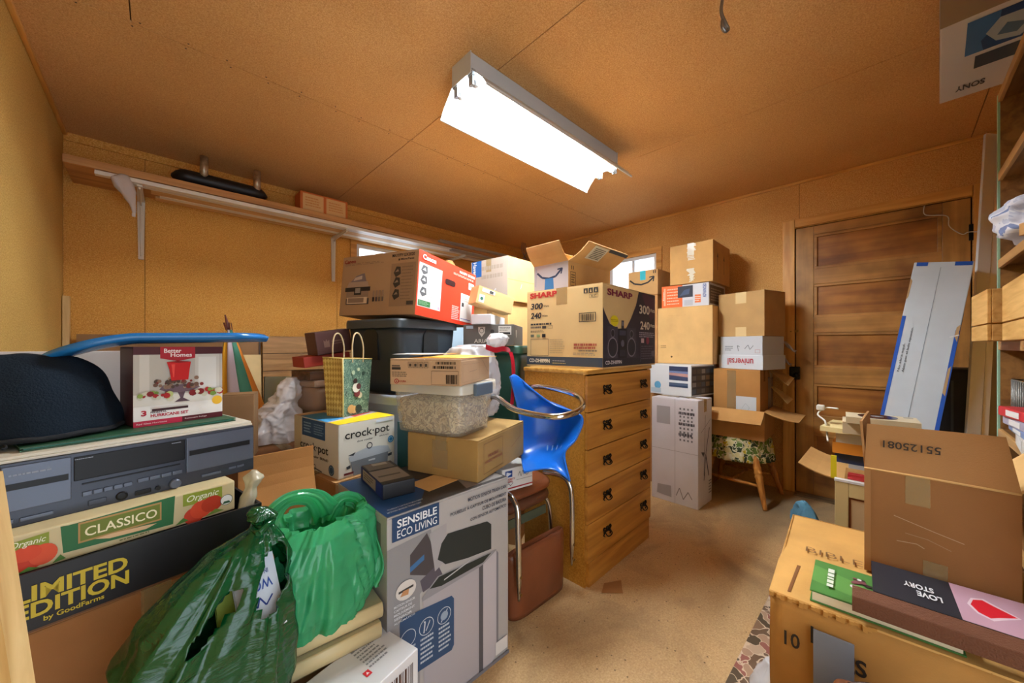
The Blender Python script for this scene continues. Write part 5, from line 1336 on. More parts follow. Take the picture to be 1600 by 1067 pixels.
def backf(u, v):
    th = u * 2 * PI; c, s = math.cos(th), math.sin(th)
    z = -.452 + .285 * v
    tp = 1 - .35 * max(0, (v - .82) / .18) ** 2
    return (math.copysign(abs(c) ** .3, c) * (.185 - .01 * (1 - v)), -.235 + math.copysign(abs(s) ** .5, s) * .024 * tp - .02 * (c * c) * -1, z + (.02 * math.cos((u * 2 * PI)) ** 2 * -1 if v > .9 else 0))
R = m.grid(backf, 48, 16, closed=True); m.bm.faces.new(R[0][::-1]); m.bm.faces.new(R[-1]); m.build('backrest', VIN2, r)
for sx in (-1, 1):
    bt = MB().tube(crom([(sx * .165, -.12, .062), (sx * .172, -.22, .068), (sx * .176, -.272, .035), (sx * .180, -.283, -.05), (sx * .178, -.285, -.20), (sx * .176, -.284, -.34)], 7), [.0125] * 30 + [.0125, .011, .008, .007, .006, .005], n=10).build('back_post', CHR, r)
    m = MB()
    for z in (-.24, -.31): m.lathe([(.006, 0), (.006, .003)], (sx * .177, -.2965, z), n=8, axis=RX)
    m.build('screw', plain('dull_brass', ''), bt)
# upturned leg hoop
LP = crom([(-.165, .02, .05), (-.168, -.02, .30), (-.162, -.07, .44), (-.16, -.126, .468), (-.179, -.247, .436), (-.179, -.372, .426), (-.156, -.464, .428), (-.072, -.489, .438), (.031, -.45, .452), (.109, -.358, .472), (.126, -.235, .488), (.11, -.10, .49), (.13, -.02, .44), (.15, .02, .25), (.16, .03, .05)], 8)
MB().tube(LP, .0125, n=10).build('leg_hoop', CHR, r)
m = MB(); m.tube(crom([(-.15, .10, .056), (-.05, .15, .09), (.05, .15, .09), (.15, .10, .056)], 6), .010, n=8); m.build('brace', CHR, r)
# mail box on the seat
r, D = carton('mail_box', 'white postal box with red stripe on the upturned chair seat', 'box', (1.075, 1.175, .5125), -8, .17, .13, .10, plain('mail_white', 'd8d8d6', rough=.5), plainbox=True)
p = Print(r, D, 'R'); p.rect(0, .10, 1, .16, 'a03038').rect(.1, .62, .32, .9, '2a4a8a').poly([(.12, .64), (.3, .76), (.14, .86)], 'd8dce4').rect(.45, .42, .98, .44, '7a7a7a').stroke([(.5, .6), (.56, .78), (.6, .55), (.66, .8), (.7, .58)], .002, '2a2a2a').ring(.8, .68, .012, .002, '2a2a2a').stroke([(.15, .24), (.2, .36), (.26, .24), (.34, .36)], .002, '2a2a2a').done()
text(r, D, 'R', 'PRIORITY', .10, .48, .40, .57, 'a03038', bold=.01); text(r, D, 'R', 'MAIL', .16, .38, .34, .46, 'a03038', bold=.01)
# blue moulded shell
r = thing('blue_plastic_shell', 'bright blue moulded plastic seat shell lying inside the upturned chair legs', 'chair seat', (1.235, 1.25, .62))
CPt = [  # rows from the upper wing down to the lower tail (local offsets)
    [(-0.047, -0.007, 0.387), (-0.013, 0.003, 0.394), (0.014, -0.009, 0.377), (0.017, -0.04, 0.349)],
    [(-0.027, -0.025, 0.286), (0.028, -0.051, 0.295), (0.071, -0.093, 0.289), (0.066, -0.171, 0.262)],
    [(-0.014, -0.038, 0.187), (0.075, -0.069, 0.21), (0.136, -0.155, 0.228), (0.059, -0.331, 0.233)],
    [(-0.022, -0.058, 0.088), (0.056, -0.106, 0.083), (0.097, -0.187, 0.091), (0.019, -0.334, 0.146)],
    [(-0.063, -0.102, 0.024), (-0.044, -0.176, 0.036), (-0.015, -0.231, 0.048), (-0.04, -0.319, 0.093)],
    [(-0.156, -0.207, 0.015), (-0.124, -0.266, 0.035), (-0.097, -0.319, 0.037), (-0.073, -0.37, 0.001)]]
def bs(P, t):
    n = len(P); x = t * (n - 1); i = min(int(x), n - 2); k = x - i
    q = [P[max(i - 1, 0)], P[i], P[i + 1], P[min(i + 2, n - 1)]]
    q = [Vector(a) for a in q]
    return .5 * ((2 * q[1]) + (q[2] - q[0]) * k + (2 * q[0] - 5 * q[1] + 4 * q[2] - q[3]) * k * k + (3 * q[1] - q[0] - 3 * q[2] + q[3]) * k ** 3)
m = MB(); m.grid(lambda u, v: bs([bs(row, u) for row in CPt], v), 26, 36)
m.build('shell', plain('vivid_blue_plastic', '0f62c4', rough=.28), r, solid=.005)
m = MB()
for k in range(4):
    a = bs([bs(row, .45 + .09 * k) for row in CPt], .64); b = bs([bs(row, .47 + .09 * k) for row in CPt], .69)
    m.tube([a + Vector((0, -.004, .003)), b + Vector((0, -.004, .003))], .003, n=5)
m.build('drain_slots', plain('pale_blue_slot', '8fb8e8', rough=.5), r)
e_ = [bs([bs(row, 1.0) for row in CPt], t / 30) for t in range(31)]
MB().tube(e_, .005, n=6).build('rim', plain('vivid_blue_plastic', ''), r)
e_ = [bs([bs(row, 0.0) for row in CPt], t / 30) for t in range(31)]
MB().tube(e_, .005, n=6).build('rim', plain('vivid_blue_plastic', ''), r)

# ------------------------------------------------------------ boxes along the door wall
r, D = carton('tall_white_box', 'tall dirty white carton with handwritten marks beside the dresser', 'box', (2.724, .951, 0), -.8, .266, .337, .762, plain('dirty_white_card', 'd6d4da', rough=.7, var=.08, vscale=3), tape='y')
p = Print(r, D, 'L'); p.rect(.52, .0, .527, 1, '8f8c90').rect(.0, .5, 1, .504, 'a8a4a6').lines(.60, .62, .95, .92, 3, '5a5860', 4, .25)
for k in range(4): p.lines(.62 + .08 * k, .60, .66 + .08 * k, .93, 9, '4a4a52', 10 + k, .5)
p.poly([(.12, .75), (.42, .75), (.42, .92), (.12, .92)], 'a9a6aa').poly([(.12, .06), (.45, .05), (.44, .16), (.14, .15)], 'a4a1a4').stroke([(.55, .08), (.62, .16), (.7, .06), (.8, .14), (.88, .08)], .006, '8a878a').done()
p = Print(r, D, 'R'); p.stroke([(.50, .85), (.45, .58), (.40, .28)], .006, '3a3840').stroke([(.80, .72), (.55, .50), (.40, .24)], .010, '2e3350').stroke([(.52, .48), (.75, .26)], .014, '2e3350').poly([(.2, .52), (.45, .50), (.35, .46)], '44424a').lines(.75, .08, .95, .22, 5, '6a6a74').stroke([(.2, .7), (.9, .80)], .004, '7a7880').done()
Print(r, D, 'T', lift=.002).stroke([(.25, .25), (.75, .7)], .012, '55535a').stroke([(.7, .25), (.3, .75)], .012, '55535a').stroke([(.15, .5), (.85, .5)], .010, '55535a').done('marks')
r, D = carton('floor_carton', 'brown carton on the floor behind the tall white carton', 'box', (3.02, 1.05, 0), 0, .45, .46, .762, KRD, tape='x')
r, D = carton('computer_box', 'white computer box with screen photo on the tall white carton', 'box', (2.87, 1.051, .7638), -10, .33, .36, .238, plain('white_gloss', 'd4dade', rough=.3), plainbox=True)
p = Print(r, D, 'L'); p.rect(.50, .50, .93, .95, '2e3550').poly([(.50, .50), (.93, .50), (.93, .62), (.50, .66)], '39425e').poly([(.50, .66), (.93, .62), (.93, .72), (.50, .74)], 'b48a84').poly([(.50, .74), (.93, .72), (.93, .80), (.50, .80)], '6a7aa0').rect(.50, .28, .93, .42, '4a5a70').rect(.50, .28, .93, .34, '30405a').disc(.22, .3, .03, '5a9ac0').rect(.05, .05, .3, .2, 'b0c4d0').done()
p = Print(r, D, 'R'); p.rect(.02, .05, .98, .95, '3c3e42')
for i in range(4):
    for k in range(5): p.rect(.04 + .19 * k, .10 + .21 * i, .20 + .19 * k, .24 + .21 * i, random.Random(i * 7 + k).choice(['6a6c70', '55504a', '8a8a88', '4a5a6a', '7a6a5a']))
p.done()
r, D = carton('red_tan_box', 'small tan box with red print behind the tall white carton', 'box', (3.05, 1.425, .7625), 0, .16, .085, .15, KR, tape=None)
Print(r, D, 'L').rect(.0, .0, 1, .45, 'a02028').done('red_print')
r, D = carton('large_square_carton', 'large plain tan carton in the middle of the door-wall stack', 'box', (3.096, .975, 1.0030), 3, .42, .423, .463, KR3, tape='y', side_tape=False)
Print(r, D, 'L').lines(.06, .27, .17, .33, 2, '8a6e40', 4).disc(.27, .12, .008, '5a4426').lines(.2, .85, .55, .86, 1, 'b8935a').done('marks')
r, D = carton('grill_box', 'orange and white appliance box in the door-wall stack', 'box', (3.106, 1.005, 1.4665), 0, .40, .373, .183, plain('pale_grey_print', 'c9cbd0', rough=.4), plainbox=True)
p = Print(r, D, 'L'); p.rect(0, 0, .46, 1, 'd9642a').lines(.12, .1, .42, .9, 6, 'f0c8b0', 4, .3).rect(.05, .1, .09, .9, 'e8a888').rect(.36, .42, .68, .93, '1e2230').poly([(.4, .5), (.5, .75), (.62, .8), (.6, .55)], '3a4660').rect(.72, .15, .84, .5, 'd0682e').lines(.72, .2, .84, .45, 3, 'f0d0c0').rect(.5, .05, .68, .3, 'b0b4bc').done()
text(r, D, 'L', 'ADVANCED', .88, .35, .95, .95, '2a4a8a', rot=1, bold=.02); text(r, D, 'L', 'Power', .03, .35, .06, .75, 'f4e0d0', rot=1)
Print(r, D, 'R').rect(.05, .1, .9, .9, '5a4a44').lines(.1, .2, .85, .8, 5, 'a09488', 5).done()
r, D = carton('top_tan_carton', 'tan carton with shiny tape on top of the door-wall stack', 'box', (3.096, .972, 1.6505), .9, .44, .33, .322, KR2, tape='x', tapemat=plain('shiny_tape', 'd8d4c4', rough=.12, spec=.8))
m = MB(); rr = random.Random(4)
for k in range(26):
    z = .322 - .006 - k * .012 if k < 11 else .12 - (k - 11) * .007
    wd = .05 if k < 11 else .05 * (1 - (k - 11) / 18) + .01
    y = rr.uniform(-.01, .01) - .005
    m.poly([(-.2208, y + wd / 2, z), (-.2208, y - wd / 2, z), (-.2208, y - wd / 2 + rr.uniform(-.006, .006), z - .008), (-.2208, y + wd / 2 + rr.uniform(-.006, .006), z - .008)])
m.build('torn_tape', plain('shiny_tape', ''), r)
Print(r, D, 'R').stroke([(.25, .3), (.25, .65)], .01, '4a3018').poly([(.21, .62), (.29, .62), (.25, .75)], '4a3018').done('printed_arrow'); Print(r, D, 'R').stroke([(.62, .25), (.62, .62)], .01, '4a3018').poly([(.58, .6), (.66, .6), (.62, .74)], '4a3018').done('printed_arrow')
r, D = carton('window_carton', 'brown carton beneath the smiling-arrow parcel by the small window', 'box', (3.14, 1.43, 0), 0, .36, .32, .80, KRD, tape='x')
r, D = carton('window_carton', 'upper brown carton beneath the smiling-arrow parcel by the small window', 'box', (3.14, 1.43, .8005), 0, .36, .32, .799, KR, tape='x')
r, D = carton('arrow_parcel', 'parcel box with curved black arrow and teal tape below the small window', 'box', (3.132, 1.424, 1.600), 0, .27, .277, .218, KAM, tape='x', tapemat=plain('teal_tape', '3ab0c0', rough=.3))
p = Print(r, D, 'L'); p.stroke([(.06, .66), (.22, .50), (.45, .44), (.68, .50), (.86, .68)], .014, '26262a').stroke([(.72, .70), (.88, .72), (.85, .52)], .010, '26262a').rect(.42, .62, .60, 1, '3ab0c0').rect(.85, .84, .88, .96, '3a3028').rect(.91, .84, .94, .96, '3a3028').done()
# stool with floral skirt and its boxes
r = thing('stool', 'wooden stool with turned legs and a green floral skirted seat', 'stool', (3.29, .84, 0))
TW = wood('turned_maple', 'a5682a', 'c98c42', axis='z', scale=3, rough=.35)
MB().lathe([(.19, .415), (.205, .425), (.205, .455), (.19, .4655)], n=32).build('seat', pattern('floral_cloth', 'cells', ['4f6a2e', 'c8b428', '7d9440', '2f3f20', 'd8cf9a', '5d7a34', 'e4dfc4'], scale=26, rough=.8), r)
m = MB()
def skirt(u, v):
    th = u * 2 * PI; R_ = .207 + .014 * v + .008 * v * math.sin(th * 26) + .003 * math.sin(th * 7)
    return (R_ * math.cos(th), R_ * math.sin(th), .45 - .155 * v)
m.grid(skirt, 180, 8, closed=True); m.build('skirt', MATS['floral_cloth'], r, solid=.0015)
feet = [(-.235, -.215), (.20, -.235), (.21, .215), (-.20, .225)]
for fx_, fy in feet:
    d = Vector((fx_, fy, 0)); t = Vector((fx_ * .55, fy * .55, .414))
    n = 40; P = [d.lerp(t, k / n) for k in range(n + 1)]
    def rad(s):
        b = .013 + .010 * math.sin(min(1, s / .55) * PI * .5)
        for c in (.50, .57, .64): b += .0065 * math.exp(-((s - c) / .016) ** 2)
        return b if s < .75 else b - .004 * (s - .75) * 4
    MB().tube(P, [rad(k / n) for k in range(n + 1)], n=12).build('leg', TW, r)
def mid(k, s=.36): d = Vector((feet[k][0], feet[k][1], 0)); return d.lerp(Vector((feet[k][0] * .55, feet[k][1] * .55, .414)), s)
for a, b in ((0, 3), (1, 2)): MB().tube([mid(a), (mid(a) + mid(b)) / 2, mid(b)], [.009, .013, .009], n=10).build('stretcher', TW, r)
MB().tube([(mid(0) + mid(3)) / 2, (mid(1) + mid(2)) / 2], .010, n=10).build('stretcher', TW, r)
r, D = open_carton('stool_open_carton', 'open tan carton with wide flaps on the floral stool', 'box', (3.107, .640, .4662), 2, .39, .40, .212, card('stool_kraft', 'b88a52'), {'L': (128, .13), 'R': (104, .20), 'B': (35, .15)})
r, D = carton('inner_carton', 'brown carton with white paper note set inside the open carton', 'box', (3.142, .672, .473), 1, .255, .31, .50, card('inner_kraft', 'ab7a44'), tape='y')
p = Print(r, D, 'L', lift=.0012); p.rect(.50, .30, .92, .60, 'ccd4dc').stroke([(.62, .42), (.7, .5), (.78, .44), (.72, .36)], .002, 'a0aab4').done('paper_note')
MB().box(-.1284, .0, .02, -.1278, .06, .49).build('clear_tape', TAPE, r)
r = thing('paper_carton', 'upside-down white paper carton with red lettering under the tan carton', 'box'); D = (.31, .325, .246)
r.matrix_world = place((3.135, .655, .9735), -15.4, *D)
bxo('box', (-.147, -.155, .09, .147, .155, .246), plain('office_white', 'c3c9d0', rough=.5), r, bev=.002)
bxo('lid', (-.155, -.1625, 0, .155, .1625, .105), plain('office_lid', 'ccd4dc', rough=.5), r, bev=.003)
text(r, D, 'L', 'universal', .22, .12, .80, .33, 'b02c34', bold=.012, rot=2)
Print(r, (.294, .31, .246), 'L').lines(.12, .55, .32, .72, 3, '7a8088').stroke([(.45, .55), (.43, .72), (.48, .68)], .004, '5a6068').stroke([(.6, .62), (.68, .74), (.72, .60), (.8, .72)], .004, '6a7078').frame(.84, .5, .95, .6, .002, 'b06a70').done('marks')
r, D = carton('corner_tan_carton', 'tan carton with pale tape on the upside-down paper carton', 'box', (3.155, .650, 1.2205), -16.1, .28, .345, .335, card('grey_kraft', 'b4905e'), tape=None)
for z0_, z1_ in ((.25, .335), (.0, .07)): bxo('paper_tape', (-.1408, -.045, z0_, -.1402, .035, z1_), plain('pale_tape', 'd9c08c', rough=.35), r)
r, D = carton('postal_parcel', 'small white parcel with blue eagle mark behind the inner carton', 'box', (3.24, 1.055, .7638), 0, .2, .06, .235, plain('mail_white', ''), plainbox=True)
Print(r, D, 'L').rect(.1, .6, .8, .8, '2a4a8a').done('postal_mark'); Print(r, D, 'L').rect(0, .08, 1, .14, 'a03038').done('stripe')
# torn flaps and tape hanging by the door casing
r = thing('torn_packaging', 'torn cardboard and bubble packaging poking out beside the door casing', 'cardboard', (3.44, .695, .473))
bxo('inner_box', (-.03, -.035, 0, .04, .08, .43), card('torn_inner', '8f7a68'), r, bev=.003)
MB().slab([(-.05, -.03, .485), (.05, -.03, .50), (.03, -.17, .43), (-.08, -.15, .38)], .005).build('torn_flap', card('torn_b08a52', 'b08a52'), r)
MB().slab([(-.03, -.036, .36), (.04, -.036, .36), (.05, -.16, .27), (-.04, -.14, .24)], .005).build('torn_flap', card('torn_c8a468', 'c8a468'), r)
MB().slab([(-.03, -.03, .43), (.03, -.03, .43), (.05, -.03, .49), (-.05, -.03, .49)], .004).build('board_strip', card('torn_b39a7a', 'b39a7a'), r)
film('bubble_film', 'd4ccc4', alpha=.8, rough=.25)
for x0_, z0_, ln in ((.02, .76, .12), (.03, .63, .09)):
    m = MB(); m.grid(lambda u, v: (x0_ + .07 * u - .03 * v, -.06 - ln * v + .008 * math.sin(u * 9), z0_ - ln * v - .02 * u + .01 * math.sin(v * 11 + u * 5)), 10, 12); m.build('bubble_wrap', MATS['bubble_film'], r, solid=.003)

# ------------------------------------------------------------ right: leaning long box, trims, shelf unit
top_c = Vector((3.2, -.19, 1.603)); bot = Vector((2.74, .06, 0.0))
d = (top_c - bot).normalized(); wv = Vector((-.06, -.99, -.12)); wv = (wv - d * wv.dot(d)).normalized(); nv = d.cross(wv)
if nv.dot(Vector((-1, 0, 0))) < 0: nv = -nv
r = thing('long_flat_box', 'long pale blue-white flat box leaning against the door', 'box')
Mx = Matrix(((wv.x, -nv.x, d.x, 0), (wv.y, -nv.y, d.y, 0), (wv.z, -nv.z, d.z, 0), (0, 0, 0, 1)))
Ln = (top_c - bot).length - .05
r.matrix_world = Matrix.Translation(bot + d * .05) @ Mx
D = (.22, .10, Ln)
bxo('body', (-.11, -.05, 0, .11, .05, Ln), plain('pale_bluewhite_card', 'c2cdd6', rough=.5, var=.06), r, bev=.004)
p = Print(r, D, 'R'); p.rect(.0, .0, .07, .80, '2456b0').rect(.93, .0, 1, .76, '2456b0').rect(.05, .985, .25, .999, '2456b0').rect(.7, .985, .98, .999, '2456b0').rect(.475, .02, .485, .98, '8a97a4').poly([(.0, .86), (.03, .87), (.04, .93), (.0, .94)], 'b59468').poly([(.93, .74), (.99, .72), (.99, .78), (.94, .77)], 'b59468').poly([(.93, .55), (.98, .54), (.98, .64), (.94, .63)], 'b59468').stroke([(.86, .735), (1.0, .745)], .006, 'd8dce0').done()
text(r, D, 'R', 'No abra aquí.', .12, .60, .17, .70, '3a4450', rot=1); text(r, D, 'R', 'Abrir por el lado opuesto.', .20, .60, .25, .76, '3a4450', rot=1)
bxo('end_panel', (.1102, -.05, .0, .1112, .05, Ln * .82), plain('dark_print', '1e2430', rough=.5), r)
# metal trims leaning between door and shelf
for k, (bx_, by_, tx, ty, tz, w_, c, rough, met, lab, nme) in enumerate([
        (2.80, -.235, 3.555, -.40, 2.38, .055, 'e2e9ee', .4, 0, 'wide pale aluminium strip leaning beside the shelf unit', 'metal_strip'),
        (2.84, -.275, 3.57, -.435, 2.36, .028, 'f0f4f6', .4, 0, 'narrow bright aluminium strip leaning beside the shelf unit', 'metal_strip'),
        (2.85, -.285, 3.44, -.42, 1.45, .06, '8f8c80', .4, .2, 'dull grey metal strip leaning against the shelf upright', 'metal_strip')]):
    a, b = Vector((bx_, by_, 0)), Vector((tx, ty, tz)); d = (b - a).normalized(); s = Vector((.55, -.83, 0)); s = (s - d * s.dot(d)).normalized(); n_ = d.cross(s)
    r = thing(nme, lab, 'metal strip', a)
    M_ = Matrix(((s.x, n_.x, d.x), (s.y, n_.y, d.y), (s.z, n_.z, d.z))).to_4x4(); r.matrix_world = Matrix.Translation(a + Vector((0, 0, .022))) @ M_
    L_ = (b - a).length; mt = plain('strip_' + c, c, rough=rough, metal=met)
    bxo('web', (-w_ / 2, -.001, 0, w_ / 2, .001, L_), mt, r); bxo('flange', (-w_ / 2, .001, 0, -w_ / 2 + .002, .014, L_), mt, r); bxo('flange', (w_ / 2 - .002, .001, 0, w_ / 2, .014, L_), mt, r)
r = thing('black_case', 'black case standing in the gap beside the long flat box', 'case', (3.38, -.235, 0), (0, 0, -.1)); bxo('shell', (-.11, -.09, 0, .13, .07, 1.02), plain('black_case', '121214', rough=.6), r, bev=.02); bxo('zip', (-.112, -.01, .05, -.1102, .0, .95), plain('zip_grey', '3a3a3c', rough=.4), r)
# string across the door
r = thing('white_string', 'thin white string hooked on the door and trailing to the metal strips', 'string', (3.6, -.2, 1.9))
MB().tube(crom([(0, .065, .16), (0, .06, .10), (-.0, -.03, .07), (-.01, -.04, .0), (-.01, -.09, -.06), (-.02, -.12, -.055), (-.05, -.20, -.075), (-.2, -.24, -.07)], 8), .0028, n=5).build('string', plain('white_string', 'dedad2', rough=.8), r)

SW = wood('shelf_pine', '7a5226', 'a4743c', axis='x', scale=2, rough=.6, dark='5a4430'); SWD = wood('shelf_pine_edge', 'a87c44', 'c99c60', axis='x', scale=2)
SU = thing('shelf_unit', 'rough wooden shelf unit with a mint-green upright edge at the right', 'shelf', (1.80, -.46, 0))
sx0, sx1, sy0, sy1 = 1.2 - 1.80, 2.41 - 1.80, -.64 + .46, -.286 + .46
up_ = bxo('upright', (sx1, sy0, 0, sx1 + .02, sy1 - .006, 2.149), SW, SU); bxo('painted_edge', (sx1, sy1 - .0055, 0, sx1 + .021, sy1, 2.149), plain('mint_paint', '9fcbb0', rough=.5), up_)
bxo('upright', (sx0 - .02, sy0, 0, sx0, sy1, 2.149), SW, SU)
bxo('back', (sx0, sy0 - .004, .02, sx1, sy0 - .0005, 2.14), wood('shelf_back', '6a4420', '946232', axis='z', scale=2, rough=.6), SU)
for z in (2.128, 1.815, 1.468, 1.145, .80, .45, .10):
    s_ = bxo('shelf_board', (sx0 + .0005, sy0, z, sx1 - .0005, sy1 - .012, z + .02), SW, SU); bxo('front_edge', (sx0 + .0005, sy1 - .0115, z - .012, sx1 - .0005, sy1, z + .021), SWD, s_, bev=.002)
# display box on top, picture side down
r, D = carton('electronics_box', 'white electronics box with an earth picture overhanging the shelf top', 'box', (1.766, -.50, 2.1495), -3, .55, .40, .24, plain('white_gloss_box', 'd0ccce', rough=.35), plainbox=True)
Print(r, D, 'L').rect(.0, 0, 1, 1, '8d8078').stroke([(.3, .6), (.4, .62)], .006, '4a4038').done('side_print')
p = Print(r, D, 'D')     # u along x, v towards the wall
p.rect(.05, .14, .42, .56, '1d3f74').poly([(.05, .14), (.42, .14), (.42, .24), (.3, .22), (.16, .30), (.05, .3)], '3f6fa8').poly([(.12, .30), (.24, .24), (.36, .30), (.4, .42), (.3, .5), (.2, .44), (.13, .42)], 'a9b4bc').poly([(.2, .34), (.3, .3), (.34, .4), (.26, .44)], '55708a').rect(.46, .20, .62, .95, '3c4048').rect(.05, .62, .42, .82, '5a5652').rect(.62, .8, .7, .95, '8a8688').done('picture_print')
text(r, D, 'D', 'SONY', .80, .10, .88, .28, '4a4648', bold=.025, rot=3)
m = MB()
for (u0, v0, u1, v1, c) in ((.1, .2, .3, .8, '6a5e62'), (.36, .1, .62, .5, '7d7478'), (.68, .15, .9, .85, '9a9296')):
    x0_, x1_ = .275 - u0 * .55, .275 - u1 * .55
    m.poly([(x0_, .2008, v0 * .24), (x1_, .2008, v0 * .24), (x1_, .2008, v1 * .24), (x0_, .2008, v1 * .24)], ink(c))
m.build('side_print', None, r)
# slatted wooden crates on the middle shelf
CW = wood('crate_pine', 'c09048', 'dcb26c', axis='x', scale=3, rough=.6)
def crate(lab, x0, x1, y0, y1, z, rz):
    r = thing('wooden_crate', lab, 'crate', ((x0 + x1) / 2, (y0 + y1) / 2, z), (0, 0, rz), group=None)
    hx, hy = (x1 - x0) / 2, (y1 - y0) / 2
    for za, zb in ((.0, .055), (.06, .175)):
        bxo('slat', (-hx, hy - .010, za, hx, hy, zb), CW, r, bev=.002); bxo('slat', (-hx, -hy, za, hx, -hy + .01, zb), CW, r, bev=.002)
        bxo('end_board', (-hx, -hy + .0102, za, -hx + .012, hy - .0102, zb), CW, r, bev=.002); bxo('end_board', (hx - .012, -hy + .0102, za, hx, hy - .0102, zb), CW, r, bev=.002)
    bxo('bottom', (-hx + .0125, -hy + .0105, 0, hx - .0125, hy - .0105, .008), CW, r)
crate('slatted pine crate jutting from the middle shelf beside the metal strips', 2.03, 2.33, -.50, -.215, 1.1668, .02)
crate('second slatted pine crate nearer on the middle shelf', 1.62, 1.98, -.52, -.24, 1.1668, -.02)
r = thing('striped_cloth', 'crumpled white and blue cloth hanging over the upper shelf', 'cloth', (2.18, -.42, 1.49))
m = MB(); bag(m, [(0, 0, .0, .10, .09, 0), (.0, .03, .06, .14, .12, .2), (.02, .05, .12, .13, .12, .4), (0, .02, .18, .10, .08, .5), (0, 0, .22, .04, .03, .5)], amp=.035, f=13, seed=81, n=60, nv=36); m.build('cloth', pattern('striped_cloth', 'blotch', ['8f9cc0', 'd0d4e2', 'c2c8da', 'dfe2ea', '7f8fba'], scale=9, rough=.9), r)
for k in range(3):
    r = thing('wood_offcut', ['thin wooden offcut on the upper shelf below the cloth', 'short wooden offcut beside the thin one on the upper shelf', 'splintered wooden offcut at the upper shelf front'][k], 'wood scrap', (2.08 - .12 * k, -.36 + .02 * k, 1.4895), (0, 0, .3 * k - .2)); bxo('offcut', (-.12, -.014, 0, .1, .014, .022 + .008 * k), SWD, r, bev=.002)
# wire basket
r = thing('wire_basket', 'grey wire letter basket on the lower shelf', 'basket', (2.22, -.44, .8215))
WR = plain('grey_wire_frame', '8a8a86', rough=.4, metal=.7); m = MB()
for z in (.004, .10, .20): m.tube([(-.12, -.1, z), (.12, -.1, z), (.12, .13, z), (-.12, .13, z), (-.12, -.1, z)], .003, n=5)
for k in range(9):
    for y in (-.1, .13): m.tube([(-.12 + .03 * k, y, .004), (-.12 + .03 * k, y, .20)], .0025, n=5)
for k in range(7):
    for x in (-.12, .12): m.tube([(x, -.1 + .038 * k, .004), (x, -.1 + .038 * k, .20)], .0025, n=5)
m.build('wire_frame', WR, r)
# papers and packets in front
zz = .8215
for k, (c, t_, lab) in enumerate([('d8d4cc', .05, 'white carton of papers on the lower shelf'), ('7f93c0', .02, 'blue packet above the white carton on the lower shelf'), ('a9a4b8', .028, 'mauve packet above the blue one on the lower shelf'), ('c03038', .03, 'red and white packet on top of the lower shelf pile')]):
    r = thing('packet', lab, 'packet', (1.93, -.355 + .006 * k, zz + .0004), (0, 0, .08 * (k - 1))); L_ = .13 - .012 * k
    bxo('wrap', (-L_, -.08, 0, L_, .085, t_), plain('packet_' + c, c, rough=.4), r, bev=.004); bxo('label', (-L_ * .5, .0852, t_ * .2, L_ * .4, .0858, t_ * .8), plain('paper_white', ''), r); zz += t_ + .0006

# ------------------------------------------------------------ right foreground
# the big worn carton
BKM = card('worn_kraft', 'c79a58', var=.14); BKF = card('worn_kraft_face', 'ab7c40', var=.14)
r = thing('worn_book_carton', 'big worn tan carton marked BIBLES in the right foreground', 'box'); D = (.49, .555, .55)
r.matrix_world = place((1.087, .210, 0), -86, *D)
b_, a_ = D[0] / 2, D[1] / 2
m = MB()
def side(p0, p1, z0, z1, out, seed):       # bowed, dented board
    def f(u, v):
        p = Vector(p0).lerp(Vector(p1), u); z = z0 + (z1 - z0) * v
        bow = .010 * math.sin(u * PI) * math.sin(v * PI) + .004 * scatter_noise((p.x, p.y, z), 9, seed)
        if v > .97 or v < .02: bow = .003 * scatter_noise((p.x * 3, p.y * 3, z), 12, seed)
        return Vector((p.x, p.y, z)) + Vector(out) * bow
    m.grid(f, 20, 20)
side((-b_, -a_, 0), (b_, -a_, 0), 0, .547, (0, -1, 0), 1); side((-b_, a_, 0), (-b_, -a_, 0), 0, .547, (-1, 0, 0), 2); side((b_, -a_, 0), (b_, a_, 0), 0, .547, (1, 0, 0), 3); side((b_, a_, 0), (-b_, a_, 0), 0, .547, (0, 1, 0), 4)
m.build('body', BKF, r, solid=.005)
bxo('floor_board', (-b_ + .004, -a_ + .004, .001, b_ - .004, a_ - .004, .006), BKF, r)
fl_ = MB().slab([(-b_ - .004, -a_ - .003, .548), (b_ + .002, -a_ - .003, .548), (b_ + .002, -.03, .548), (-b_ + .055, -.03, .546), (-b_ + .01, a_ * .2, .549), (-b_ - .004, -.1, .549)], .0045).build('flap', BKM, r)
MB().slab([(-b_ + .05, -.033, .5435), (b_, -.033, .5435), (b_, a_ + .003, .544), (-b_ - .004, a_ + .003, .544), (-b_ - .003, -.1, .5435)], .0038).build('flap', BKM, r)
m = MB()
for k in range(26):       # frayed corrugated rim
    u = k / 25; m.box(-b_ - .003 + u * .18, -a_ - .007 + .003 * math.sin(k * 2.1), .541 + .003 * math.sin(k * 1.3), -b_ + .005 + u * .18, -a_ + .001, .5505)
m.build('frayed_edge', card('fray', 'b08040'), r)
m = MB(); m.slab([(-b_ + .03, -a_ + .02, .5517), (-b_ + .036, -a_ + .02, .5517), (-b_ + .045, -a_ + .17, .5517), (-b_ + .038, -a_ + .17, .5517)], .001); m.build('tear', plain('tear_dark', '7a4e24', rough=.9), r)
text(r, D, 'R', '10', .055, .80, .115, .862, '2c2520', bold=.015, lift=.012); text(r, D, 'R', 'ES', .27, .80, .345, .865, '2c2520', bold=.025, lift=.012)
p = Print(r, D, 'R', lift=.0125); p.rect(.155, .855, .165, .925, '2c2520').done('print_mark')
m = MB(); m.box(-b_ + .165 * .49, -a_ - .017, .22, -b_ + .305 * .49, -a_ - .0125, .505); m.build('grey_label', plain('grey_label', '7d8490', rough=.35, var=.1), r)
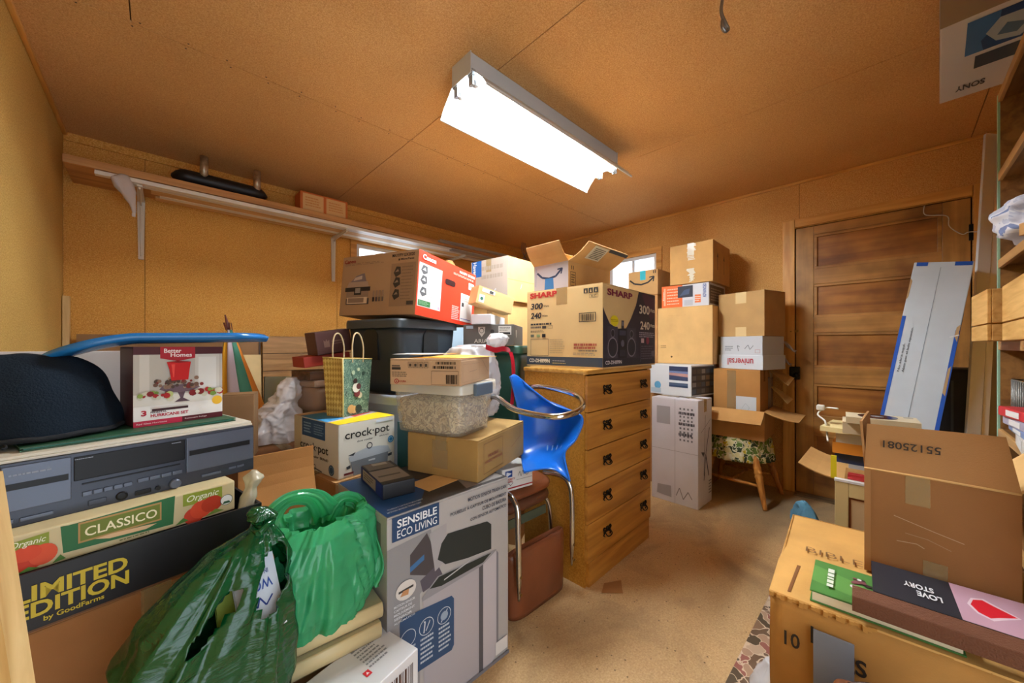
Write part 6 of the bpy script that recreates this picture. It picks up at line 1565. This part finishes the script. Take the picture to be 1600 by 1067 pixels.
def hand(root, dims, f, s, u0, v0, u1, v1, c, lift): text(root, dims, f, s, u0, v0, u1, v1, c, bold=-.012, lift=lift, name='handwriting')
hand(r, D, 'T', 'BIBLES', .10, .50, .40, .56, '7a5a36', .0008)
# carton on top of it
KB = card('brown_reuse', '93673e', var=.06)
r = thing('number_carton', 'brown carton stamped 55125081 upside down on the worn book carton', 'box'); D = (.25, .268, .272)
r.matrix_world = place((1.366, .056, .5515), -91.0, *D)
b_, a_, H_ = D[0] / 2, D[1] / 2, D[2]; t = .005
m = MB(); m.box(-b_, -a_, 0, b_, a_, t).box(-b_, -a_, t, b_, -a_ + t, H_).box(-b_, a_ - t, t, b_, a_, H_).box(-b_, -a_ + t, t, -b_ + t, a_ - t, H_).box(b_ - t, -a_ + t, t, b_, a_ - t, H_); m.build('body', KB, r)
FLF = card('reuse_inside', 'a0764a', var=.05)
MB().slab([(-b_, -a_ + .003, H_), (b_, -a_ + .003, H_), (b_ - .018, -a_ + .03, H_ + .118), (-b_ + .004, -a_ + .025, H_ + .115)], t).build('flap', FLF, r)
MB().slab([(-b_ + .002, -a_ + .006, H_), (-b_ + .002, a_, H_), (-b_ - .006, a_ - .01, H_ + .12), (-b_ - .008, -a_ + .02, H_ + .12)], t).build('flap', FLF, r)
MB().slab([(b_ - .002, -a_ + .006, H_), (b_ - .002, a_, H_), (b_ + .075, a_ - .01, H_ + .09), (b_ + .075, -a_ + .02, H_ + .09)], t).build('flap', KR3, r)
MB().slab([(-b_, a_ - .003, H_), (b_, a_ - .003, H_), (b_, a_ + .11, H_ + .05), (-b_, a_ + .11, H_ + .05)], t).build('flap', FLF, r)
MB().tube([(-b_, -a_ + .001, H_), (0, -a_ + .0005, H_ + .001), (b_, -a_ + .001, H_)], .0028, n=6).build('crease', KR3, r)
# stamped number on the raised flap
vs, fs = glyphs('55125081', .012, 0)
me = bpy.data.meshes.new('lettering'); sl = .0265 / .1165
me.from_pydata([(-b_ + .035 + (1 - x) * .10, -a_ - .007 + (.06 + (1 - y) * .018) * sl, H_ + .06 + (1 - y) * .018) for x, y in vs], [], fs); me.materials.append(ink('2e2620'))
q = bpy.data.objects.new('lettering', me); COL.objects.link(q); q.parent = r
bxo('clear_tape', (-.05, -a_ - .0009, .20, -.008, -a_ - .0003, H_), TAPE, r); bxo('clear_tape', (-.02, -a_ - .0009, .001, .02, -a_ - .0003, .07), TAPE, r)
p = Print(r, D, 'R', lift=.0012); p.stroke([(.22, .60), (.5, .53), (.68, .49)], .0016, 'b89a7c').stroke([(.30, .46), (.45, .45), (.6, .40)], .0012, 'a88a6c').stroke([(.24, .37), (.38, .385), (.43, .36)], .0018, 'b89a7c').rect(.0, .0, .05, 1, '9d7146').done('scuffs')
# books on the worn carton
b, D = book('garden_book', 'green-covered hardback at the front of the worn carton', (1.195, .025, .5515), -87, .235, .165, .026, '3f7a3a', tilt=(0, 0))
p = Print(b, D, 'T'); p.rect(0, 0, 1, 1, '4a7f3c').poly([(0, .3), (.3, .2), (.4, .6), (0, .8)], '5d9248')
rr = random.Random(5)
for k in range(26): p.disc(.42 + rr.uniform(-.1, .12), .55 + rr.uniform(-.28, .2), rr.uniform(.004, .009), rr.choice(['d0ccd4', '3a2c2c', '7a4a50', 'e4e0e0', '2c4a28']), n=7)
p.done('cover_print')
Print(b, D, 'T', lift=.006).rect(.12, .2, .17, .28, 'dfe8d8').rect(.12, .31, .17, .40, 'dfe8d8').rect(.12, .43, .17, .48, 'dfe8d8').rect(.12, .51, .17, .60, 'dfe8d8').rect(.12, .63, .17, .75, 'dfe8d8').done('title_print')
b, D = book('brown_album', 'thick rough brown album lying on the green-covered book', (1.115, -.085, .5785), -87, .30, .05, .032, plain('rough_leather', '5e351b', rough=.8, bump=.6, bscale=300), pages='8a5030')
bxo('front_board', (-.15, -.0265, .0005, .15, -.0252, .0315), plain('rough_leather', ''), b)
b, D = book('white_magazine', 'white magazine between the brown album and the black paperback', (1.255, -.10, .5785), -87, .27, .20, .006, 'cfd0d4', hard=False)
b, D = book('black_paperback', 'black paperback titled LOVE STORY with a red heart cover', (1.25, -.08, .5850), -87, .235, .16, .012, '23252c', hard=False)
p = Print(b, D, 'T'); p.rect(0, 0, .55, 1, '25272e').rect(.55, 0, 1, 1, 'b894a4').poly([(.62, .5), (.66, .30), (.74, .22), (.80, .32), (.92, .5), (.80, .68), (.74, .78), (.66, .70)], 'd8c4cc').poly([(.64, .5), (.67, .34), (.73, .27), (.78, .35), (.90, .5), (.78, .65), (.73, .73), (.67, .66)], 'c41c2c').done('cover_print')
text(b, D, 'T', 'LOVE', .30, .25, .46, .40, 'd8dce0', bold=.03, rot=2, lift=.003); text(b, D, 'T', 'STORY', .22, .45, .42, .60, 'd8dce0', bold=.03, rot=2, lift=.003)
# leather bag at the bottom edge
r = thing('brown_leather_bag', 'brown leather bag top just showing at the bottom right edge', 'bag', (.965, -.02, 0))
m = MB(); bag(m, [(0, 0, .002, .07, .15, 0), (0, 0, .1, .075, .16, 0), (0, 0, .3, .07, .155, 0), (0, 0, .42, .05, .13, 0), (0, 0, .485, .03, .10, 0), (0, 0, .50, .012, .07, 0)], amp=.006, f=10, seed=91, n=48, nv=30, sq=3); m.build('leather', plain('brown_leather', '6b3c20', rough=.35), r)
MB().tube(crom([(0, -.08, .49), (.01, -.04, .505), (.01, .04, .505), (0, .08, .49)], 6), .008, n=8).build('piping', plain('leather_dark', '3a2214', rough=.4), r)
# white crumpled bag by the carton's left side
r = thing('floor_bag', 'crumpled white plastic scrap on the floral vinyl beside the worn carton', 'bag', (1.34, .275, .0035)); m = MB(); bag(m, [(0, 0, .0, .06, .035, 0), (0, 0, .05, .065, .04, .2), (.02, -.01, .12, .05, .03, .4), (.03, -.01, .17, .02, .015, .5)], amp=.02, f=20, seed=95, n=40, nv=24); m.build('film', WBG, r)
# ------------------------------------------------------------ carton of books behind
r, D = open_carton('book_carton', 'open carton full of books beside the leaning flat box', 'box', (2.20, .155, .0035), -90, .36, .40, .546, KR2, {'L': (75, .17), 'R': (-6, .06)})
KB2 = card('inner_corrugated', '8a5c34')
def flatbook(name, lab, x, y, z, rz, L, W, T, c, pages='d9cfb4'): return book(name, lab, (x, y, z), rz, L, W, T, c, pages=pages)
z = .0105
pile = [('textbook', 'brown textbook at the bottom of the carton of books', .30, .26, .13, '6b4a30'), ('textbook', 'grey textbook inside the carton of books', .29, .25, .13, '7a7a78'), ('textbook', 'maroon textbook inside the carton of books', .30, .25, .12, '7a2a2a'), ('textbook', 'tan textbook inside the carton of books', .28, .25, .12, 'a88a5a')]
for nme, lab, L, W, T, c in pile:
    flatbook(nme, lab, 2.40, -.02, z, 88, L, W, T, c); z += T + .0006
for nme, lab, x, y, rz, L, W, T, c in [
        ('picture_book', 'teal-edged picture book low in the pile above the carton', 2.41, -.01, 86, .29, .22, .045, '2a6a5c'),
        ('picture_book', 'white-edged picture book in the pile above the carton', 2.40, .0, 92, .30, .23, .05, 'd4d8dc'),
        ('picture_book', 'navy picture book in the pile above the carton', 2.39, .05, 88, .28, .22, .046, '2a3a66'),
        ('picture_book', 'orange flowered picture book in the pile above the carton', 2.37, .06, 90, .28, .22, .05, 'd88a2a'),
        ('picture_book', 'grey picture book high in the pile above the carton', 2.37, .05, 91, .28, .22, .046, 'd8d4c8'),
        ('tabbed_folder', 'cream tabbed folder near the top of the book pile', 2.34, .08, 84, .30, .24, .022, 'e0cf96')]:
    flatbook(nme, lab, x, y, z, rz, L, W, T, c); z += T + .0006
b, D = flatbook('yellow_notebook', 'yellow and black spined notebook standing at the front of the book pile', 2.20, .19, .555, 90, .02, .012, .10, 'd8c818')
Print(b, D, 'L').rect(.0, 0, .4, 1, '1c1c1a').done('stripe')
b, D = flatbook('thick_paperback', 'thick cream paperback supporting the compact disc', 2.20, .05, z, 94, .22, .15, .05, 'cfbfa0'); z += .0506
b, D = flatbook('top_paperback', 'cream paperback with a compact disc on top of the book pile', 2.17, .04, z, 94, .215, .15, .026, 'd6c9a8')
Print(b, D, 'T').rect(.05, .1, .18, .3, 'a8a49a').done('cover_print')
zt = z + .0265
r = thing('compact_disc', 'shiny rainbow compact disc on the top paperback', 'disc', (2.17, .05, zt))
m, nt, bb = base('cd_foil'); bb.inputs['Base Color'].default_value = lin('4a3a6a'); bb.inputs['Metallic'].default_value = .9; bb.inputs['Roughness'].default_value = .15
bb.inputs['Thin Film Thickness'].default_value = 520; bb.inputs['Thin Film IOR'].default_value = 1.6
k_ = MB(); N = 40
for i in range(N):
    a, c = 2 * PI * i / N, 2 * PI * (i + 1) / N
    k_.slab([(.06 * math.cos(a), .06 * math.sin(a), .001), (.06 * math.cos(c), .06 * math.sin(c), .001), (.02 * math.cos(c), .02 * math.sin(c), .001), (.02 * math.cos(a), .02 * math.sin(a), .001)], .0012)
k_.build('disc', m, r)
k_ = MB()
for i in range(24):
    a, c = 2 * PI * i / 24, 2 * PI * (i + 1) / 24
    k_.slab([(.02 * math.cos(a), .02 * math.sin(a), .001), (.02 * math.cos(c), .02 * math.sin(c), .001), (.0075 * math.cos(c), .0075 * math.sin(c), .001), (.0075 * math.cos(a), .0075 * math.sin(a), .001)], .0011)
k_.build('hub', plain('cd_hub', '9aa4b0', rough=.1), r)
r = thing('white_cable', 'tangled white cable drooping from the left of the book pile', 'cable', (2.33, .205, z - .01))
MB().tube(crom([(0, -.02, .035), (.02, .03, .03), (.0, .055, .0), (-.03, .03, -.02), (-.06, .02, -.03), (-.05, .015, -.09), (-.08, .01, -.11)], 8), .004, n=6).build('cord', plain('white_cord', 'dad8d0', rough=.4), r)
bxo('plug', (-.015, .03, .02, .025, .06, .045), plain('white_cord', ''), r, bev=.006)
# cream framed panel and denim in the gap
r = thing('cream_panel', 'cream framed wooden panel standing behind the numbered carton', 'panel', (2.12, .02, .0035), (0, .03, 0))
CR = plain('cream_paint', 'd6bd84', rough=.45)
bxo('field', (-.006, -.115, .05, .006, .115, .50), plain('cream_field', 'cfae82', rough=.5), r); 
for d in ((-.012, -.16, 0, .012, -.1155, .56), (-.012, .1155, 0, .012, .16, .56)): bxo('frame_stile', d, CR, r, bev=.002)
for d in ((-.012, -.115, .5005, .012, .115, .56), (-.012, -.115, 0, .012, .115, .0495)): bxo('frame_rail', d, CR, r, bev=.002)
m = MB(); m.box(-.0075, .108, .05, -.0062, .1145, .5); m.box(-.0075, -.1145, .493, -.0062, .108, .5); m.build('inlay_line', plain('brown_inlay', '8a4a20', rough=.5), r)
bxo('white_cap', (-.014, -.162, .5605, .014, .162, .570), plain('paper_white', ''), r)
r = thing('denim_bag', 'faded teal denim bag standing between the cartons', 'bag', (1.95, .245, .0035), (0, 0, .3))
m = MB(); bag(m, [(0, 0, .0, .13, .06, 0), (0, 0, .1, .14, .065, 0), (.02, 0, .25, .12, .055, .05), (.05, 0, .38, .08, .04, .1), (.08, 0, .46, .045, .025, .1), (.08, 0, .47, .02, .012, .1)], amp=.032, f=13, seed=97, n=80, nv=60, sq=3); m.build('denim', plain('teal_denim', '345e70', rough=.9, var=.25, vscale=14, bump=.3), r)
r = thing('red_tray', 'red and white tray edge beside the cream panel', 'tray', (2.165, .02, .5755), (0, 0, 0)); bxo('base', (-.018, -.10, 0, .018, .12, .004), plain('red_tray', 'b02a2c', rough=.4), r); 
for d in ((-.018, -.10, .004, -.014, .12, .022), (.014, -.10, .004, .018, .12, .022)): bxo('rim', d, plain('red_tray', ''), r)
bxo('liner', (-.0135, -.095, .0045, .0135, .115, .012), plain('paper_white', ''), r)

# repeats of one kind
for o in list(bpy.data.objects):
    if o.parent is None and 'category' in o.keys():
        k = o.name.split('.')[0]
        g_ = {'ring_binder': 'cream ring binders', 'picture_book': 'picture books piled above the carton', 'textbook': 'textbooks inside the carton', 'wooden_crate': 'pine crates on the middle shelf', 'metal_strip': 'metal strips leaning by the shelf unit', 'moulding_strip': 'white mouldings under the long shelf', 'wood_strip': 'wooden strips under the long shelf', 'metal_channel': 'metal rails at the shelf end', 'packet': 'packets piled on the lower shelf', 'wood_offcut': 'wood offcuts on the upper shelf', 'window_carton': 'brown cartons below the small window'}.get(k)
        if g_: o['group'] = g_
